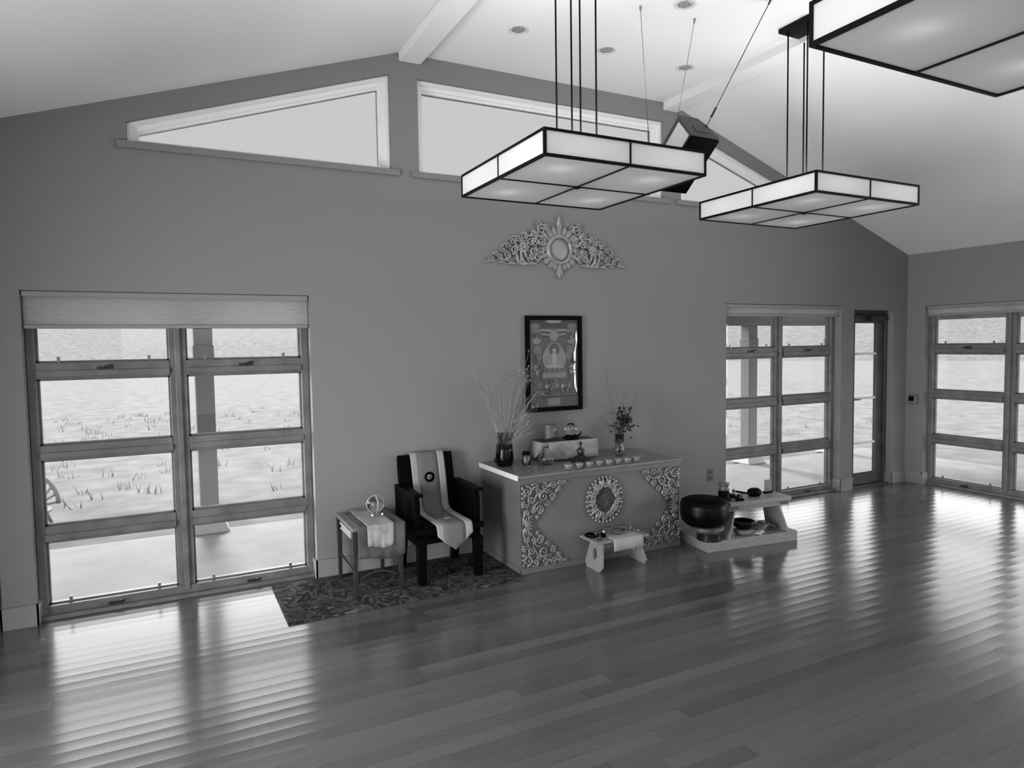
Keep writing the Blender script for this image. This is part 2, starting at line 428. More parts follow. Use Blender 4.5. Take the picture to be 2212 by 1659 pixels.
# doors
def door(n, d, side):
    r = root('door_%d' % n, ((d[0] + d[1]) / 2, .1, 0)); x0, x1 = d[0] + .002, d[1] - .002; zt = 2.043
    b = MB(); b.box(x0, x0 + .035, .07, .17, 0, zt); b.box(x1 - .035, x1, .07, .17, 0, zt); b.box(x0 + .035, x1 - .035, .07, .17, zt - .035, zt); b.box(x0, x1, .02, .18, 0, .012)
    b.build('frame', M_door, r, bevel=.003)
    a, c = x0 + .038, x1 - .038; s = .115
    b = MB(); b.box(a, a + s, .095, .14, .016, zt - .038); b.box(c - s, c, .095, .14, .016, zt - .038)
    b.box(a + s, c - s, .095, .14, .016, .155); b.box(a + s, c - s, .095, .14, 1.90, zt - .038); dl = b.build('door_leaf', M_door, r, bevel=.003)
    b = MB()
    for z in (.501, 1.025, 1.544): b.box(a + s, c - s, .104, .132, z - .012, z + .012)
    b.build('glazing_bar', M_whitetrim, dl)
    MB().box(a + s - .003, c - s + .003, .115, .120, .15, 1.905).build('pane', M_clear, dl)
    b = MB(); hx = a + .055 if side > 0 else c - .055
    b.box(hx - .02, hx + .02, .088, .095, .92, 1.12); b.tube([(hx, .085, 1.02), (hx, .05, 1.02), (hx + .1 * side, .048, 1.02)], .009, 8); b.build('door_handle', M_metal, dl)
    b = MB(); b.box(c - .30, c - .04, .035, .093, 1.925, 1.985); b.tube([(c - .10, .06, 1.99), (c - .30, .03, 2.0), (c - .52, .075, 2.0)], .010, 6); b.build('door_closer', M_dark, dl, bevel=0)
door(1, DR, 1); door(2, DL, -1)

# ------------------------------------------------------------------ shades
def shade(label, T_, W_, drop, pleats, roll=False):
    o = thing('cellular_shade', label, 'blind', T_ @ Vector((W_ / 2, .045, WT)), 'pleated window shades')
    b = MB(); b.box(.006, W_ - .006, .015, .07, WT - .035, WT - .002, T_); b.build('head_rail', M_base, o, bevel=.004)
    z0 = WT - .035; n = pleats; h = (drop - .035 - .022) / n
    rows = []
    for i in range(2 * n + 1):
        z = z0 - i * h / 2; y = .030 + (.018 if i % 2 else 0)
        rows.append([T_ @ Vector((.008, y, z)), T_ @ Vector((W_ - .008, y, z))])
    b = MB(); b.strip(rows)
    for f in b.bm.faces: f.smooth = False
    b.build('pleated_fabric', M_blind, o)
    zb = z0 - n * h
    b = MB(); b.box(.007, W_ - .007, .026, .066, zb - .022, zb, T_); b.build('bottom_rail', M_base, o, bevel=.005)
    return o
shade('wide pleated shade pulled partly down over the large left window', T_front(LW[0]), LW[1] - LW[0], .235, 11)
shade('pleated shade drawn almost fully up on the front window beside the door', T_front(RW[0]), RW[1] - RW[0], .125, 3)
shade('pleated shade drawn up on the right-hand side wall window', T_right(RWY[0][1]), 1.715, .12, 3)

# ------------------------------------------------------------------ outdoors
GZ = -.03
b = MB(); b.box(-60, 70, 2.02, 90, GZ - .3, GZ - .02); b.box(7.6, 70, -60, 2.02, GZ - .3, GZ - .02); b.box(-60, -2.75, -60, 2.02, GZ - .3, GZ - .02); b.box(-2.75, 7.6, -60, -9.95, GZ - .3, GZ - .02)
b.build('ground', M_ground)['kind'] = 'structure'
b = MB(); b.box(-4.5, 7.62, .221, 2.015, GZ - .3, GZ); b.box(7.62, 9.4, -9, 2.015, GZ - .3, GZ); b.build('patio', M_conc)['kind'] = 'structure'
# low far ridge added to cover the bright sky at the horizon
b = MB(); N = 60
ridge = []
for i in range(N + 1):
    a = -1.4 + 3.6 * i / N; R_ = 85
    ridge.append((a, R_))
rows = []
for rr, hz in ((60, -.4), (70, 2.2), (80, 5.0), (88, 7.2), (96, 5.)):
    rows.append([(rr * math.sin(a), rr * math.cos(a) - 3, hz * (1 + .18 * math.sin(a * 5 + rr) + .1 * math.sin(a * 13)) if hz > 0 else hz) for a, _ in ridge])
b.strip(rows); b.build('sky_cover_hills', M_ground)['kind'] = 'structure'
# grass clumps in the field
b = MB(); R2 = random.Random(3)
for i in range(650):
    x = R2.uniform(-9, 16); y = R2.uniform(3.6, 16)
    k = R2.randint(3, 6)
    for j in range(k):
        bx, by = x + R2.uniform(-.08, .08), y + R2.uniform(-.08, .08); h = R2.uniform(.04, .13); dx, dy = R2.uniform(-.08, .08), R2.uniform(-.05, .05); ww = R2.uniform(.004, .010)
        v = [b.bm.verts.new(q) for q in ((bx - ww, by, GZ - .03), (bx + ww, by, GZ - .03), (bx + dx, by + dy, GZ + h))]; b._f(v)
tag(b.build('field_grass', M_grass), 'sparse pale grass tufts across the bright field outside', 'grass', kind='stuff')
def post(x, y, label):
    o = thing('porch_post', label, 'post', (x, y, GZ), 'porch posts')
    b = MB(); b.box(x - .082, x + .082, y - .082, y + .082, .12, 1.93); b.build('post_shaft', M_ext, o, bevel=.01)
    b = MB(); b.box(x - .09, x + .09, y - .09, y + .09, 1.62, 1.75); b.build('post_collar', M_ext, o, bevel=.006)
    b = MB(); b.hexa([(x - .17, y - .17, GZ), (x + .17, y - .17, GZ), (x + .17, y + .17, GZ), (x - .17, y + .17, GZ), (x - .11, y - .11, .118), (x + .11, y - .11, .118), (x + .11, y + .11, .118), (x - .11, y + .11, .118)]); b.build('stone_footing', mat('pale_footing', .78, .8), o, bevel=.01)
post(-.245, 2.02, 'grey timber porch post outside the large left window')
post(6.86, 2.02, 'grey timber porch post outside the front window beside the door')
post(8.62, 2.02, 'grey timber corner porch post seen through the glazed door')
b = MB(); b.box(-6, 8.72, 1.93, 2.11, 1.930, 2.10); b.box(8.50, 8.62, -9, 1.93, 1.955, 2.12); tag(b.build('porch_beam', M_ext, bevel=.01), kind='structure')
b = MB(); b.prism([(-6, .202, 2.62), (-6, 2.25, 2.13), (-6, 2.25, 2.20), (-6, .202, 2.70)], (15.6, 0, 0)); tag(b.build('porch_roof', M_ext), kind='structure')
b = MB(); b.prism([(XR + .202, .2, 2.62), (8.6, .2, 2.36), (8.6, .2, 2.43), (XR + .202, .2, 2.70)], (0, -10, 0)); tag(b.build('porch_roof', M_ext), kind='structure')
# wicker chair outside left
o = thing('wicker_chair', 'round-backed wicker chair outside, cut by the left window frame', 'chair', (-1.90, 3.10, GZ))
b = MB(); cx, cy = -1.90, 3.10
for k in range(13):
    a = PI * (k / 12.); r = .27
    b.tube([(cx + .10 * math.cos(a), cy + .12, .14), (cx + r * math.cos(a) * 1.0, cy + .16, .14 + .32 * math.sin(a) + .02)], .016, 6)
b.tube([(cx + .29 * math.cos(PI * k / 16), cy + .17, .14 + .35 * math.sin(PI * k / 16)) for k in range(17)], .022, 6)
b.tube([(cx + .16 * math.cos(PI * k / 16), cy + .14, .14 + .18 * math.sin(PI * k / 16)) for k in range(17)], .012, 6)
b.build('backrest', M_wicker, o)
b = MB(); b.lathe([(0, .11), (.25, .11), (.27, .125), (.25, .145), (0, .145)], (cx, cy - .05, 0), 20); b.build('seat', M_wicker, o)
for sx_, sy_ in ((-1, -1), (1, -1), (-1, 1), (1, 1)):
    b = MB(); b.tube([(cx + .17 * sx_, cy - .05 + .15 * sy_, .12), (cx + .22 * sx_, cy - .05 + .2 * sy_, GZ - .015)], .018, 8); b.build('leg', M_wicker, o)

# ------------------------------------------------------------------ pendants
def pendant(cx, cy, label, first=None):
    S_, z0, h = 1.03, 2.623, .137; x0, x1, y0, y1 = cx - S_ / 2, cx + S_ / 2, cy - S_ / 2, cy + S_ / 2; z1 = z0 + h; t = .014
    o = thing('pendant_light', label, 'lamp', (cx, cy, ZF), 'square frosted pendant lights')
    b = MB()
    for z in (z0, z1 - t):
        b.box(x0, x1, y0, y0 + t, z, z + t); b.box(x0, x1, y1 - t, y1, z, z + t); b.box(x0, x0 + t, y0 + t, y1 - t, z, z + t); b.box(x1 - t, x1, y0 + t, y1 - t, z, z + t)
    for x in (x0, x1 - t):
        for y in (y0, y1 - t): b.box(x, x + t, y, y + t, z0 + t, z1 - t)
    q = .009
    for y in (y0, y1 - q): b.box(cx - q / 2, cx + q / 2, y, y + q, z0 + t, z1 - t)
    for x in (x0, x1 - q): b.box(x, x + q, cy - q / 2, cy + q / 2, z0 + t, z1 - t)
    b.box(cx - q / 2, cx + q / 2, y0 + t, y1 - t, z0, z0 + .006); b.box(x0 + t, x1 - t, cy - q / 2, cy + q / 2, z0, z0 + .006)
    b.box(cx - .012, cx + .012, cy - .012, cy + .012, z0 - .008, z0)
    b.build('frame', M_black, o)
    g = .006
    for (a, c) in ((x0 + t, cx - q / 2), (cx + q / 2, x1 - t)):
        for y in (y0 + .004, y1 - .008):
            MB().box(a, c, y, y + .003, z0 + t, z1 - t).build('side_panel', M_frost_lit, o)
    for (a, c) in ((y0 + t, cy - q / 2), (cy + q / 2, y1 - t)):
        for x in (x0 + .004, x1 - .008):
            MB().box(x, x + .003, a, c, z0 + t, z1 - t).build('side_panel', M_frost_lit, o)
    for (a, c) in ((x0 + t, cx), (cx, x1 - t)):
        for (e, f) in ((y0 + t, cy), (cy, y1 - t)):
            MB().box(a, c, e, f, z0 + .007, z0 + .010).build('bottom_panel', M_frost, o)
    b = MB(); b.box(cx - .11, cx + .11, cy - .11, cy + .11, z1 - .045, z1 - .015)
    b.box(x0 + t, x1 - t, cy - .01, cy + .01, z1 - .03, z1 - .018); b.box(cx - .01, cx + .01, y0 + t, y1 - t, z1 - .03, z1 - .018); b.build('crossbar', M_black, o)
    for sx_ in (-1, 1):
        for sy_ in (-1, 1):
            b = MB(); x, y = cx + .083 * sx_, cy + .083 * sy_
            b.tube([(x, y, z1 - .02), (x, y, ZF - .03)], .0055, 8); b.build('rod', M_black, o)
    b = MB(); b.box(cx - .13, cx + .13, cy - .13, cy + .13, ZF - .032, ZF - .001); b.tube([(cx, cy - .05, ZF - .05), (cx, cy - .05, ZF - .03)], .008, 6); b.build('canopy', M_black, o, bevel=.003)
    l = bpy.data.lights.new('pendant_fill', 'AREA'); l.shape = 'SQUARE'; l.size = .5; l.energy = UPFILL  # hidden uplight added to brighten the ceiling
    lo = bpy.data.objects.new('pendant_fill', l); COL.objects.link(lo); lo.location = (0, 0, z1 - .03 - ZF + .012); lo.rotation_euler = (PI, 0, 0); lo.parent = o
    for sx_ in (-1, 1):
        for sy_ in (-1, 1):
            l2 = bpy.data.lights.new('pendant_fill', 'POINT'); l2.energy = DOWN; l2.shadow_soft_size = .05  # small corner lights added to brighten the side panels
            lo = bpy.data.objects.new('pendant_fill', l2); COL.objects.link(lo); lo.location = (.30 * sx_, .30 * sy_, z0 + .085 - ZF); lo.parent = o
    return o
pendant(1.615, -1.666, 'square frosted pendant light hanging left of the dark speaker')
pendant(3.560, -1.640, 'square frosted pendant light with its dark ceiling plate showing, right of the speaker')
pendant(1.770, -4.080, 'nearest square pendant light, cut off by the top right corner')

# downlights
for i, (x, y, lb) in enumerate(((1.747, -.715, 'round recessed ceiling light nearest the left beam'), (2.507, -.704, 'round recessed ceiling light just right of the pendant rods'),
                                (3.280, -.703, 'round recessed ceiling light nearest the right beam'), (2.574, -1.504, 'round recessed ceiling light at the top edge of the photo'))):
    o = thing('recessed_downlight', lb, 'ceiling light', (x, y, ZF), 'recessed downlights')
    b = MB(); b.lathe([(.050, -.0005), (.050, -.004), (.068, -.006), (.074, -.003), (.074, -.0005)], (x, y, ZF), 28); b.build('trim_ring', M_white, o)
    b = MB(); b.lathe([(.0, -.0012), (.050, -.0012), (.050, -.0030), (.034, -.0018), (.0, -.0016)], (x, y, ZF), 24)
    b.build('reflector', mat('reflector', .72, .35, metal=.6, noise=.22, nscale=90), o)

# ------------------------------------------------------------------ speaker
o = thing('hanging_speaker', 'large dark tilted loudspeaker hung on wires between two pendant lights', 'speaker', (2.80, -1.40, 3.0))
P0 = Vector((2.678, -1.45, 3.116)); A_ = Vector((.0, .648, .760)); A_.normalize(); B_ = Vector((1, 0, 0)); L_ = Vector((0, .760, -.648)).normalized()
MS = Matrix((B_, L_, A_)).transposed().to_4x4(); MS.translation = P0       # local x: width, y: length, z: depth to the back
b = MB(); w_, l_, d_ = .270, .471, .25
b.prism([(0, 0, .012), (w_, 0, .012), (w_ - .03, 0, d_ * .72), (w_ - .07, 0, d_), (.03, 0, d_), (.0, 0, d_ * .72)], (0, l_, 0), MS); sp = b.build('cabinet', mat('speaker_cabinet', .20, .55), o, bevel=.006)
b = MB(); b.box(.010, w_ - .010, .010, l_ - .010, -.004, .013, MS); b.build('grille', mat('speaker_grille', .02, .8, spec=.05), sp, bevel=.004)
b = MB(); b.box(-.0035, .0, .014, l_ - .014, .02, d_ * .70, MS); b.build('side_panel', mat('speaker_lit_side', .80, .5), o)  # side face coloured pale for the light it catches
b = MB(); b.box(.08, .19, -.004, 0.0, .06, .13, MS); b.build('badge_plate', mat('speaker_cabinet', .2), sp)
for i, (h, e) in enumerate((((2.317, -1.362, ZF), (.02, .40, d_)), ((2.771, -1.379, ZF), (.03, .05, d_ * .9)), ((3.047, -1.788, ZF), (.215, .02, d_ * .55)))):
    b = MB(); E_ = MS @ Vector(e); H = Vector(h); D_ = (H - E_).normalized()
    b.tube([H - Vector((0, 0, .0)), E_], .0024 if i < 2 else .0032, 6)
    b.tube([H, H - D_ * .03], .007, 6)
    if i == 2: b.tube([E_ + D_ * .09, E_ + D_ * .16], .008, 8); b.tube([E_, E_ + D_ * .03], .010, 6)
    b.build('suspension_wire', M_metal if i < 2 else M_dark, o)

# ------------------------------------------------------------------ carved scrolls
def scroll(mb, c, r, start, turns, y, rad, taper=.35, sgn=1, n=26, depth=1.3):
    pts = []; rr = []
    for i in range(n):
        t = i / (n - 1); a = start + sgn * turns * 2 * PI * t; q = r * (1 - t) ** .8 + rad * .6 * t
        pts.append((c[0] + q * math.cos(a), y - .004 * t, c[1] + q * math.sin(a))); rr.append(rad * (1 - (1 - taper) * t))
    mb.tube(pts, rr, 7, depth, (0, 1, 0)); mb.ball((pts[-1][0], y - .008, pts[-1][2]), rad * .9, 8)
def leaf(mb, a, b_, wd, y, bulge=.5, n=9):
    a = Vector((a[0], y, a[1])); c = Vector((b_[0], y, b_[1])); d = c - a; nr = Vector((-d.z, 0, d.x))
    pts = []; rr = []
    for i in range(n):
        t = i / (n - 1); p = a + d * t + nr * bulge * .4 * math.sin(PI * t); pts.append(p); rr.append(max(.0015, wd * math.sin(PI * min(.98, .12 + t * .86)) ** .8))
    mb.tube(pts, rr, 6, .7, (0, 1, 0))
def ray(mb, c, a, r0, r1, w0, w1, y):
    ca, sa = math.cos(a), math.sin(a)
    def p(r, w): return (c[0] + r * ca - w * sa, y, c[1] + r * sa + w * ca)
    mb.prism([p(r0, -w0), p(r0, w0), p(r1, w1), p(r1 + w1 * .8, 0), p(r1, -w1)], (0, -.014, 0))
    mb.tube([p(r0, 0), p(r1, 0)], [w0 * .6, w1 * .6], 6, .8, (0, 1, 0))

# gilt crest on the wall
OX, OZ = 2.488, 2.520
o = thing('carved_wall_crest', 'silvery carved scrollwork crest with round centre mirror above the picture', 'wall ornament', (OX, -.01, 2.27))
b = MB()
b.lathe([(.100, 0), (.100, .030), (.110, .036), (.124, .028), (.130, .012), (.130, 0)], (OX, -.004, OZ), 40, Matrix.Rotation(PI / 2, 4, 'X')); b.build('mirror_ring', M_crest, o)
b = MB(); b.lathe([(0, .020), (.05, .0185), (.101, .012), (.101, .0)], (OX, -.006, OZ), 40, Matrix.Rotation(PI / 2, 4, 'X')); b.build('round_mirror', M_mirror, o)
b = MB(); Y0 = -.014
for a, r1, w1 in ((90, .235, .022), (72, .185, .020), (108, .185, .020), (125, .20, .02), (55, .19, .02), (142, .20, .02), (38, .19, .02), (160, .17, .016), (20, .17, .016), (200, .17, .018), (-20, .17, .018), (218, .175, .02), (-38, .175, .02), (236, .17, .018), (-56, .17, .018), (252, .165, .018), (-72, .165, .018), (-90, .215, .028), (180, .15, .02), (0, .15, .02)):
    ray(b, (OX, OZ), math.radians(a), .122, r1, .016, w1 * 1.2, -.004)
leaf(b, (OX, OZ + .20), (OX, OZ + .30), .018, Y0, 0); b.ball((OX, Y0, OZ + .262), .017, 8); leaf(b, (OX, OZ - .19), (OX, OZ - .25), .016, Y0, 0)
b.build('sunburst', M_crest, o)
for s in (-1, 1):
    b = MB(); X = lambda u: OX + s * u
    def sc_(u, v, r, st, tn, rad, sg=1):
        st_ = math.radians(st) if s > 0 else PI - math.radians(st); scroll(b, (X(u), OZ + v), r, st_, tn, Y0, rad * 1.3, sgn=sg * s)
    def lf(u0, v0, u1, v1, wd, bu=.5): leaf(b, (X(u0), OZ + v0), (X(u1), OZ + v1), wd * 1.25, Y0, bu * s)
    for q in ((.175, .165, .045, 200, 1.4, .011, -1), (.125, .185, .028, 300, 1.3, .008, 1), (.200, .205, .024, 200, 1.1, .008, -1), (.250, .120, .036, 260, 1.4, .009, -1), (.285, .060, .034, 120, 1.3, .009, 1),
              (.175, .060, .040, 60, 1.4, .010, 1), (.185, -.010, .030, 120, 1.4, .009, 1), (.215, -.075, .034, 200, 1.3, .009, -1), (.290, -.100, .026, 180, 1.2, .008, -1),
              (.345, .100, .030, 230, 1.2, .009, -1), (.400, .070, .028, 230, 1.2, .009, -1), (.450, .045, .026, 230, 1.3, .008, -1), (.440, -.020, .034, 300, 1.4, .009, -1), (.495, .010, .024, 200, 1.2, .007, -1),
              (.505, -.065, .032, 300, 1.4, .008, -1), (.545, -.030, .020, 200, 1.2, .006, -1), (.575, -.080, .024, 280, 1.3, .007, -1), (.610, -.065, .016, 200, 1.1, .005, -1), (.640, -.100, .017, 280, 1.2, .005, -1), (.672, -.108, .012, 280, 1., .004, -1)):
        sc_(*q)
    for q in ((.28, -.125, .42, -.02, .012, -.9), (.30, -.135, .36, -.05, .010, -.6), (.39, -.14, .40, .02, .010, .4), (.41, -.14, .47, -.04, .009, .8), (.35, .12, .24, .15, .010, .7), (.46, -.12, .60, -.11, .008, .2),
              (.13, .02, .22, .04, .012, .5), (.14, -.06, .22, -.12, .012, .4), (.60, -.115, .72, -.135, .009, .1), (.22, -.13, .32, -.14, .012, .2), (.33, -.135, .41, -.14, .012, .2), (.42, -.135, .50, -.135, .010, .1), (.52, -.13, .59, -.128, .009, .1),
              (.23, .09, .30, .10, .010, .6), (.155, .10, .20, .10, .012, .5), (.31, .13, .40, .10, .008, .3), (.41, .095, .50, .05, .008, .3), (.50, .04, .58, -.03, .007, .2), (.58, -.04, .68, -.10, .006, .2), (.32, .02, .30, -.10, .012, .5), (.38, .04, .38, -.06, .010, -.5)):
        lf(*q)
    for q in ((.24, .05, .035, 200, 1.3, .010, -1), (.255, -.02, .034, 120, 1.3, .010, 1), (.225, .115, .026, 20, 1.2, .009, 1), (.27, -.075, .024, 20, 1.1, .008, 1), (.335, .065, .026, 260, 1.1, .008, 1), (.40, .0, .024, 60, 1.2, .008, -1)): sc_(*q)
    for k in range(9):     # rosette
        a = 2 * PI * k / 9; leaf(b, (X(.345) + .012 * math.cos(a), OZ + .005 + .012 * math.sin(a)), (X(.345) + .052 * math.cos(a), OZ + .005 + .052 * math.sin(a)), .014, Y0 - .006, .3)
    b.ball((X(.345), Y0 - .012, OZ + .005), .018, 10)
    b.build('scroll_wing', M_crest, o)

# ------------------------------------------------------------------ framed picture
PX0, PX1, PZ0, PZ1 = 2.145, 2.705, 1.132, 1.954
o = thing('framed_picture', 'black framed painting of a seated haloed figure above the altar', 'picture', ((PX0 + PX1) / 2, -.01, PZ0))
b = MB(); fw = .036
b.box(PX0, PX0 + fw, -.030, -.002, PZ0, PZ1); b.box(PX1 - fw, PX1, -.030, -.002, PZ0, PZ1); b.box(PX0 + fw, PX1 - fw, -.030, -.002, PZ0, PZ0 + fw); b.box(PX0 + fw, PX1 - fw, -.030, -.002, PZ1 - fw, PZ1)
b.build('picture_frame', M_blackwood, o, bevel=.003)
tones = [mat('paint_%d' % int(g * 100), g, .6, noise=.05, nscale=70) for g in (.16, .24, .32, .40, .48, .56, .66)]
b = MB(); W_, H_ = PX1 - PX0 - 2 * fw, PZ1 - PZ0 - 2 * fw
def PP(u, v, k): return (PX0 + fw + u * W_, -.012 - .00035 * k, PZ0 + fw + v * H_)
lay = [0]
def shp(pts, t):
    lay[0] += 1; b.mi = t; vs = [b.bm.verts.new(PP(u, v, lay[0] * .35)) for u, v in pts]; b._f(vs)
def ell(u, v, a, c, t, n=28): shp([(u + a * math.cos(2 * PI * k / n), v + c * math.sin(2 * PI * k / n)) for k in range(n)], t)
def rec(u0, v0, u1, v1, t): shp([(u0, v0), (u1, v0), (u1, v1), (u0, v1)], t)
rec(0, 0, 1, 1, 1)
rec(.0, .0, 1, .115, 2); rec(.36, .02, .62, .10, 4); rec(0, .118, 1, .126, 0); rec(.03, .13, .97, .90, 3); rec(.06, .14, .94, .86, 2)
for u in (.12, .88): ell(u, .93, .10, .035, 3)
ell(.5, .985, .16, .02, 5); ell(.5, .93, .24, .03, 1)
for i in range(4):
    for s in (-1, 1):
        shp([(.5 + s * .06, .885 - i * .025), (.5 + s * .25, .895 - i * .025), (.5 + s * .25, .885 - i * .025), (.5 + s * .06, .873 - i * .025)], 5 if i % 2 == 0 else 1)
ell(.5, .82, .09, .06, 4); ell(.5, .70, .15, .05, 3)
for s in (-1, 1):
    ell(.5 + s * .36, .76, .09, .035, 4); ell(.5 + s * .36, .66, .06, .05, 3); ell(.5 + s * .38, .55, .05, .05, 1); ell(.5 + s * .36, .44, .055, .05, 4); ell(.5 + s * .35, .41, .03, .04, 5)
    ell(.5 + s * .30, .62, .06, .09, 3); ell(.5 + s * .37, .32, .05, .06, 2); ell(.5 + s * .31, .25, .05, .04, 3); ell(.5 + s * .16, .235, .035, .025, 5); ell(.5 + s * .27, .19, .03, .03, 3)
ell(.5, .56, .25, .165, 3); ell(.5, .56, .235, .155, 4); ell(.5, .66, .105, .065, 1); ell(.5, .655, .09, .055, 2)
shp([(.30, .445), (.70, .445), (.64, .50), (.59, .53), (.585, .60), (.53, .625), (.47, .625), (.415, .60), (.41, .53), (.36, .50)], 4)
shp([(.455, .47), (.545, .47), (.54, .62), (.46, .62)], 5); ell(.5, .655, .038, .03, 5); ell(.5, .683, .026, .014, 1); ell(.5, .47, .17, .018, 5)
for k in range(9): ell(.30 + k * .05, .425, .03, .022, 2 if k % 2 else 3)
rec(.24, .33, .76, .405, 3); rec(.27, .345, .73, .39, 4); rec(.40, .20, .60, .325, 2); rec(.45, .21, .55, .32, 3)
for k in range(26):
    ell(RND.uniform(.08, .92), RND.uniform(.14, .32), RND.uniform(.012, .03), RND.uniform(.008, .018), RND.choice((2, 3, 4, 1)), 10)
for k in range(30):
    s = RND.choice((-1, 1)); ell(.5 + s * RND.uniform(.28, .42), RND.uniform(.34, .84), RND.uniform(.012, .028), RND.uniform(.008, .018), RND.choice((1, 3, 4, 5)), 10)
b.build('painting', tones, o)
b = MB(); rows = []  # shiny strip modelled in place of a window reflection on the glass
for i in range(25):
    v = .14 + .74 * i / 24; u = .965 - .045 * math.sin(PI * min(1, i / 20.)) ** .6; rows.append([PP(u - .012 - .012 * math.sin(i * .5) ** 2, v, 0), PP(u + .016, v, 0)])
b.strip([[(p[0], -.0195, p[2]), (q[0], -.0225, q[2])] for p, q in rows]); b.build('glass_reflection_strip', mat('reflection_strip', .85, .2, metal=.8), o, solid=.0006)

# ------------------------------------------------------------------ altar
AX0, AX1, AY, AZ = 1.722, 3.232, -.680, .745
o = thing('altar_cabinet', 'long grey altar cabinet with carved corner scrolls and a centre medallion', 'cabinet', ((AX0 + AX1) / 2, -.34, 0))
b = MB(); b.box(AX0, AX1, AY, -.022, .0, AZ - .022); b.build('body', M_altar, o, bevel=.003)
b = MB(); b.box(AX0 - .018, AX1 + .018, AY - .022, -.021, AZ - .021, AZ - .001); b.build('altar_top', mat('altar_top', .44, .22, noise=.03, nscale=6), o, bevel=.003)
b = MB(); b.box(AX0 - .006, AX1 + .006, AY - .012, AY, AZ - .062, AZ - .022); b.box(AX0 - .003, AX1 + .003, AY - .006, AY, AZ - .075, AZ - .062); b.build('top_moulding', M_altar, o, bevel=.003)
b = MB(); b.box(AX0 - .008, AX1 + .008, AY - .012, AY, 0, .045); b.box(AX0 - .008, AX0, AY - .012, -.022, 0, .045); b.build('plinth_moulding', M_altar, o, bevel=.003)
b = MB(); b.box(AX0 - .032, AX0 - .019, AY - .022, -.022, AZ - .034, AZ + .004); b.build('pale_edge_strip', mat('pale_edge', .80, .5), o, bevel=.003)
for s in (-1, 1):
    b = MB(); y = AY - .004
    X = (lambda u: AX0 + .004 + u) if s < 0 else (lambda u: AX1 - .004 - u)
    g = MB()
    g.prism([(X(u), AY, z) for u, z in ((0, .055), (.38, .07), (.33, .12), (.22, .22), (.17, .30), (.13, .37), (.17, .42), (.20, .49), (.27, .55), (.34, .66), (.0, .672))], (0, -.006, 0)); cg = g.build('carving_ground', M_giltd, o)
    for z, f in ((.362, 1), (.362, -1)):
        def sc_(u, v, r, st, tn, rad, sg=1):
            a = math.radians(st) * f
            if s > 0: a = PI - a
            scroll(b, (X(u), z + f * v), r, a, tn, y - .006, rad, sgn=sg * f * (1 if s < 0 else -1), n=20)
        for q in ((.05, .26, .040, 100, 1.4, .010, -1), (.115, .285, .030, 150, 1.2, .009, -1), (.20, .285, .026, 100, 1.2, .008, -1), (.275, .285, .030, 200, 1.3, .009, -1), (.34, .292, .024, 200, 1.3, .008, -1), (.375, .297, .016, 200, 1.2, .007, -1),
                  (.19, .21, .040, 30, 1.4, .010, 1), (.265, .205, .026, 250, 1.3, .009, 1), (.225, .155, .022, 180, 1.2, .008, 1), (.155, .115, .032, 250, 1.4, .010, 1), (.03, .165, .024, 90, 1.2, .009, 1), (.09, .185, .030, 200, 1.2, .009, -1),
                  (.10, .115, .026, 90, 1.2, .008, -1), (.04, .10, .024, 300, 1.2, .008, 1), (.145, .25, .018, 0, 1.1, .007, 1), (.24, .25, .016, 0, 1.1, .006, -1), (.14, .06, .016, 120, 1.1, .007, 1), (.08, .06, .018, 220, 1.1, .007, -1), (.32, .25, .018, 120, 1.1, .007, -1)):
            sc_(*q)
        for a0, a1, wd in (((.06, .20), (.16, .30), .011), ((.10, .16), (.24, .26), .010), ((.20, .26), (.33, .27), .010), ((.02, .28), (.02, .20), .010), ((.10, .08), (.17, .18), .010), ((.30, .22), (.36, .28), .009), ((.05, .12), (.12, .20), .009), ((.02, .06), (.08, .12), .009)):
            leaf(b, (X(a0[0]), z + f * a0[1]), (X(a1[0]), z + f * a1[1]), wd, y - .006, .5 * f)
        for u, v in ((.012, .215), (.012, .150), (.012, .25), (.012, .29)): b.ball((X(u), y - .010, z + f * v), .012, 8)
    for k in range(9):
        a = -PI / 2 + PI * k / 8; a = a if s < 0 else PI - a
        leaf(b, (X(.02) + .015 * math.cos(a), .362 + .015 * math.sin(a)), (X(.02) + .082 * math.cos(a), .362 + .075 * math.sin(a)), .009, y - .004, 0)
    b.build('corner_carving', M_gilt, cg)
mx, mz = 2.470, .483
b = MB(); b.lathe([(0, 0), (.165, 0), (.165, .006), (.14, .014), (0, .010)], (mx, AY, mz), 36, Matrix.Rotation(PI / 2, 4, 'X')); mg = b.build('medallion_ground', M_giltd, o)
b = MB(); y = AY - .016
for k in range(30):
    a = 2 * PI * k / 30; b.ball((mx + .166 * math.cos(a), y + .004, mz + .178 * math.sin(a)), .0135, 8)
for k in range(13):
    a = 2 * PI * k / 13 + .1; c0 = (mx + .092 * math.cos(a), mz + .098 * math.sin(a))
    for t in (-.55, -.2, .2, .55): leaf(b, c0, (mx + .160 * math.cos(a + t * .55), mz + .172 * math.sin(a + t * .55)), .017, y, .5 * (1 if t > 0 else -1))
    scroll(b, (mx + .118 * math.cos(a), mz + .124 * math.sin(a)), .022, a + 2, 1.1, y - .006, .009, n=14)
b.build('medallion_wreath', M_gilt, mg)
dk = mat('dark_emblem', .16, .5)
b = MB()
tips = (.105, .150, .115, .135)
out_ = []
for k in range(4):
    a = PI / 2 * k; T_ = tips[k]
    for r, da in ((.062, -.62), (.070, -.32), (T_ * .80, -.10), (T_, 0), (T_ * .80, .10), (.070, .32), (.062, .62)): out_.append((mx + r * math.cos(a + da), AY - .012, mz + r * math.sin(a + da)))
b.prism(out_, (0, -.016, 0))
b.build('medallion_emblem', dk, mg)
b = MB()
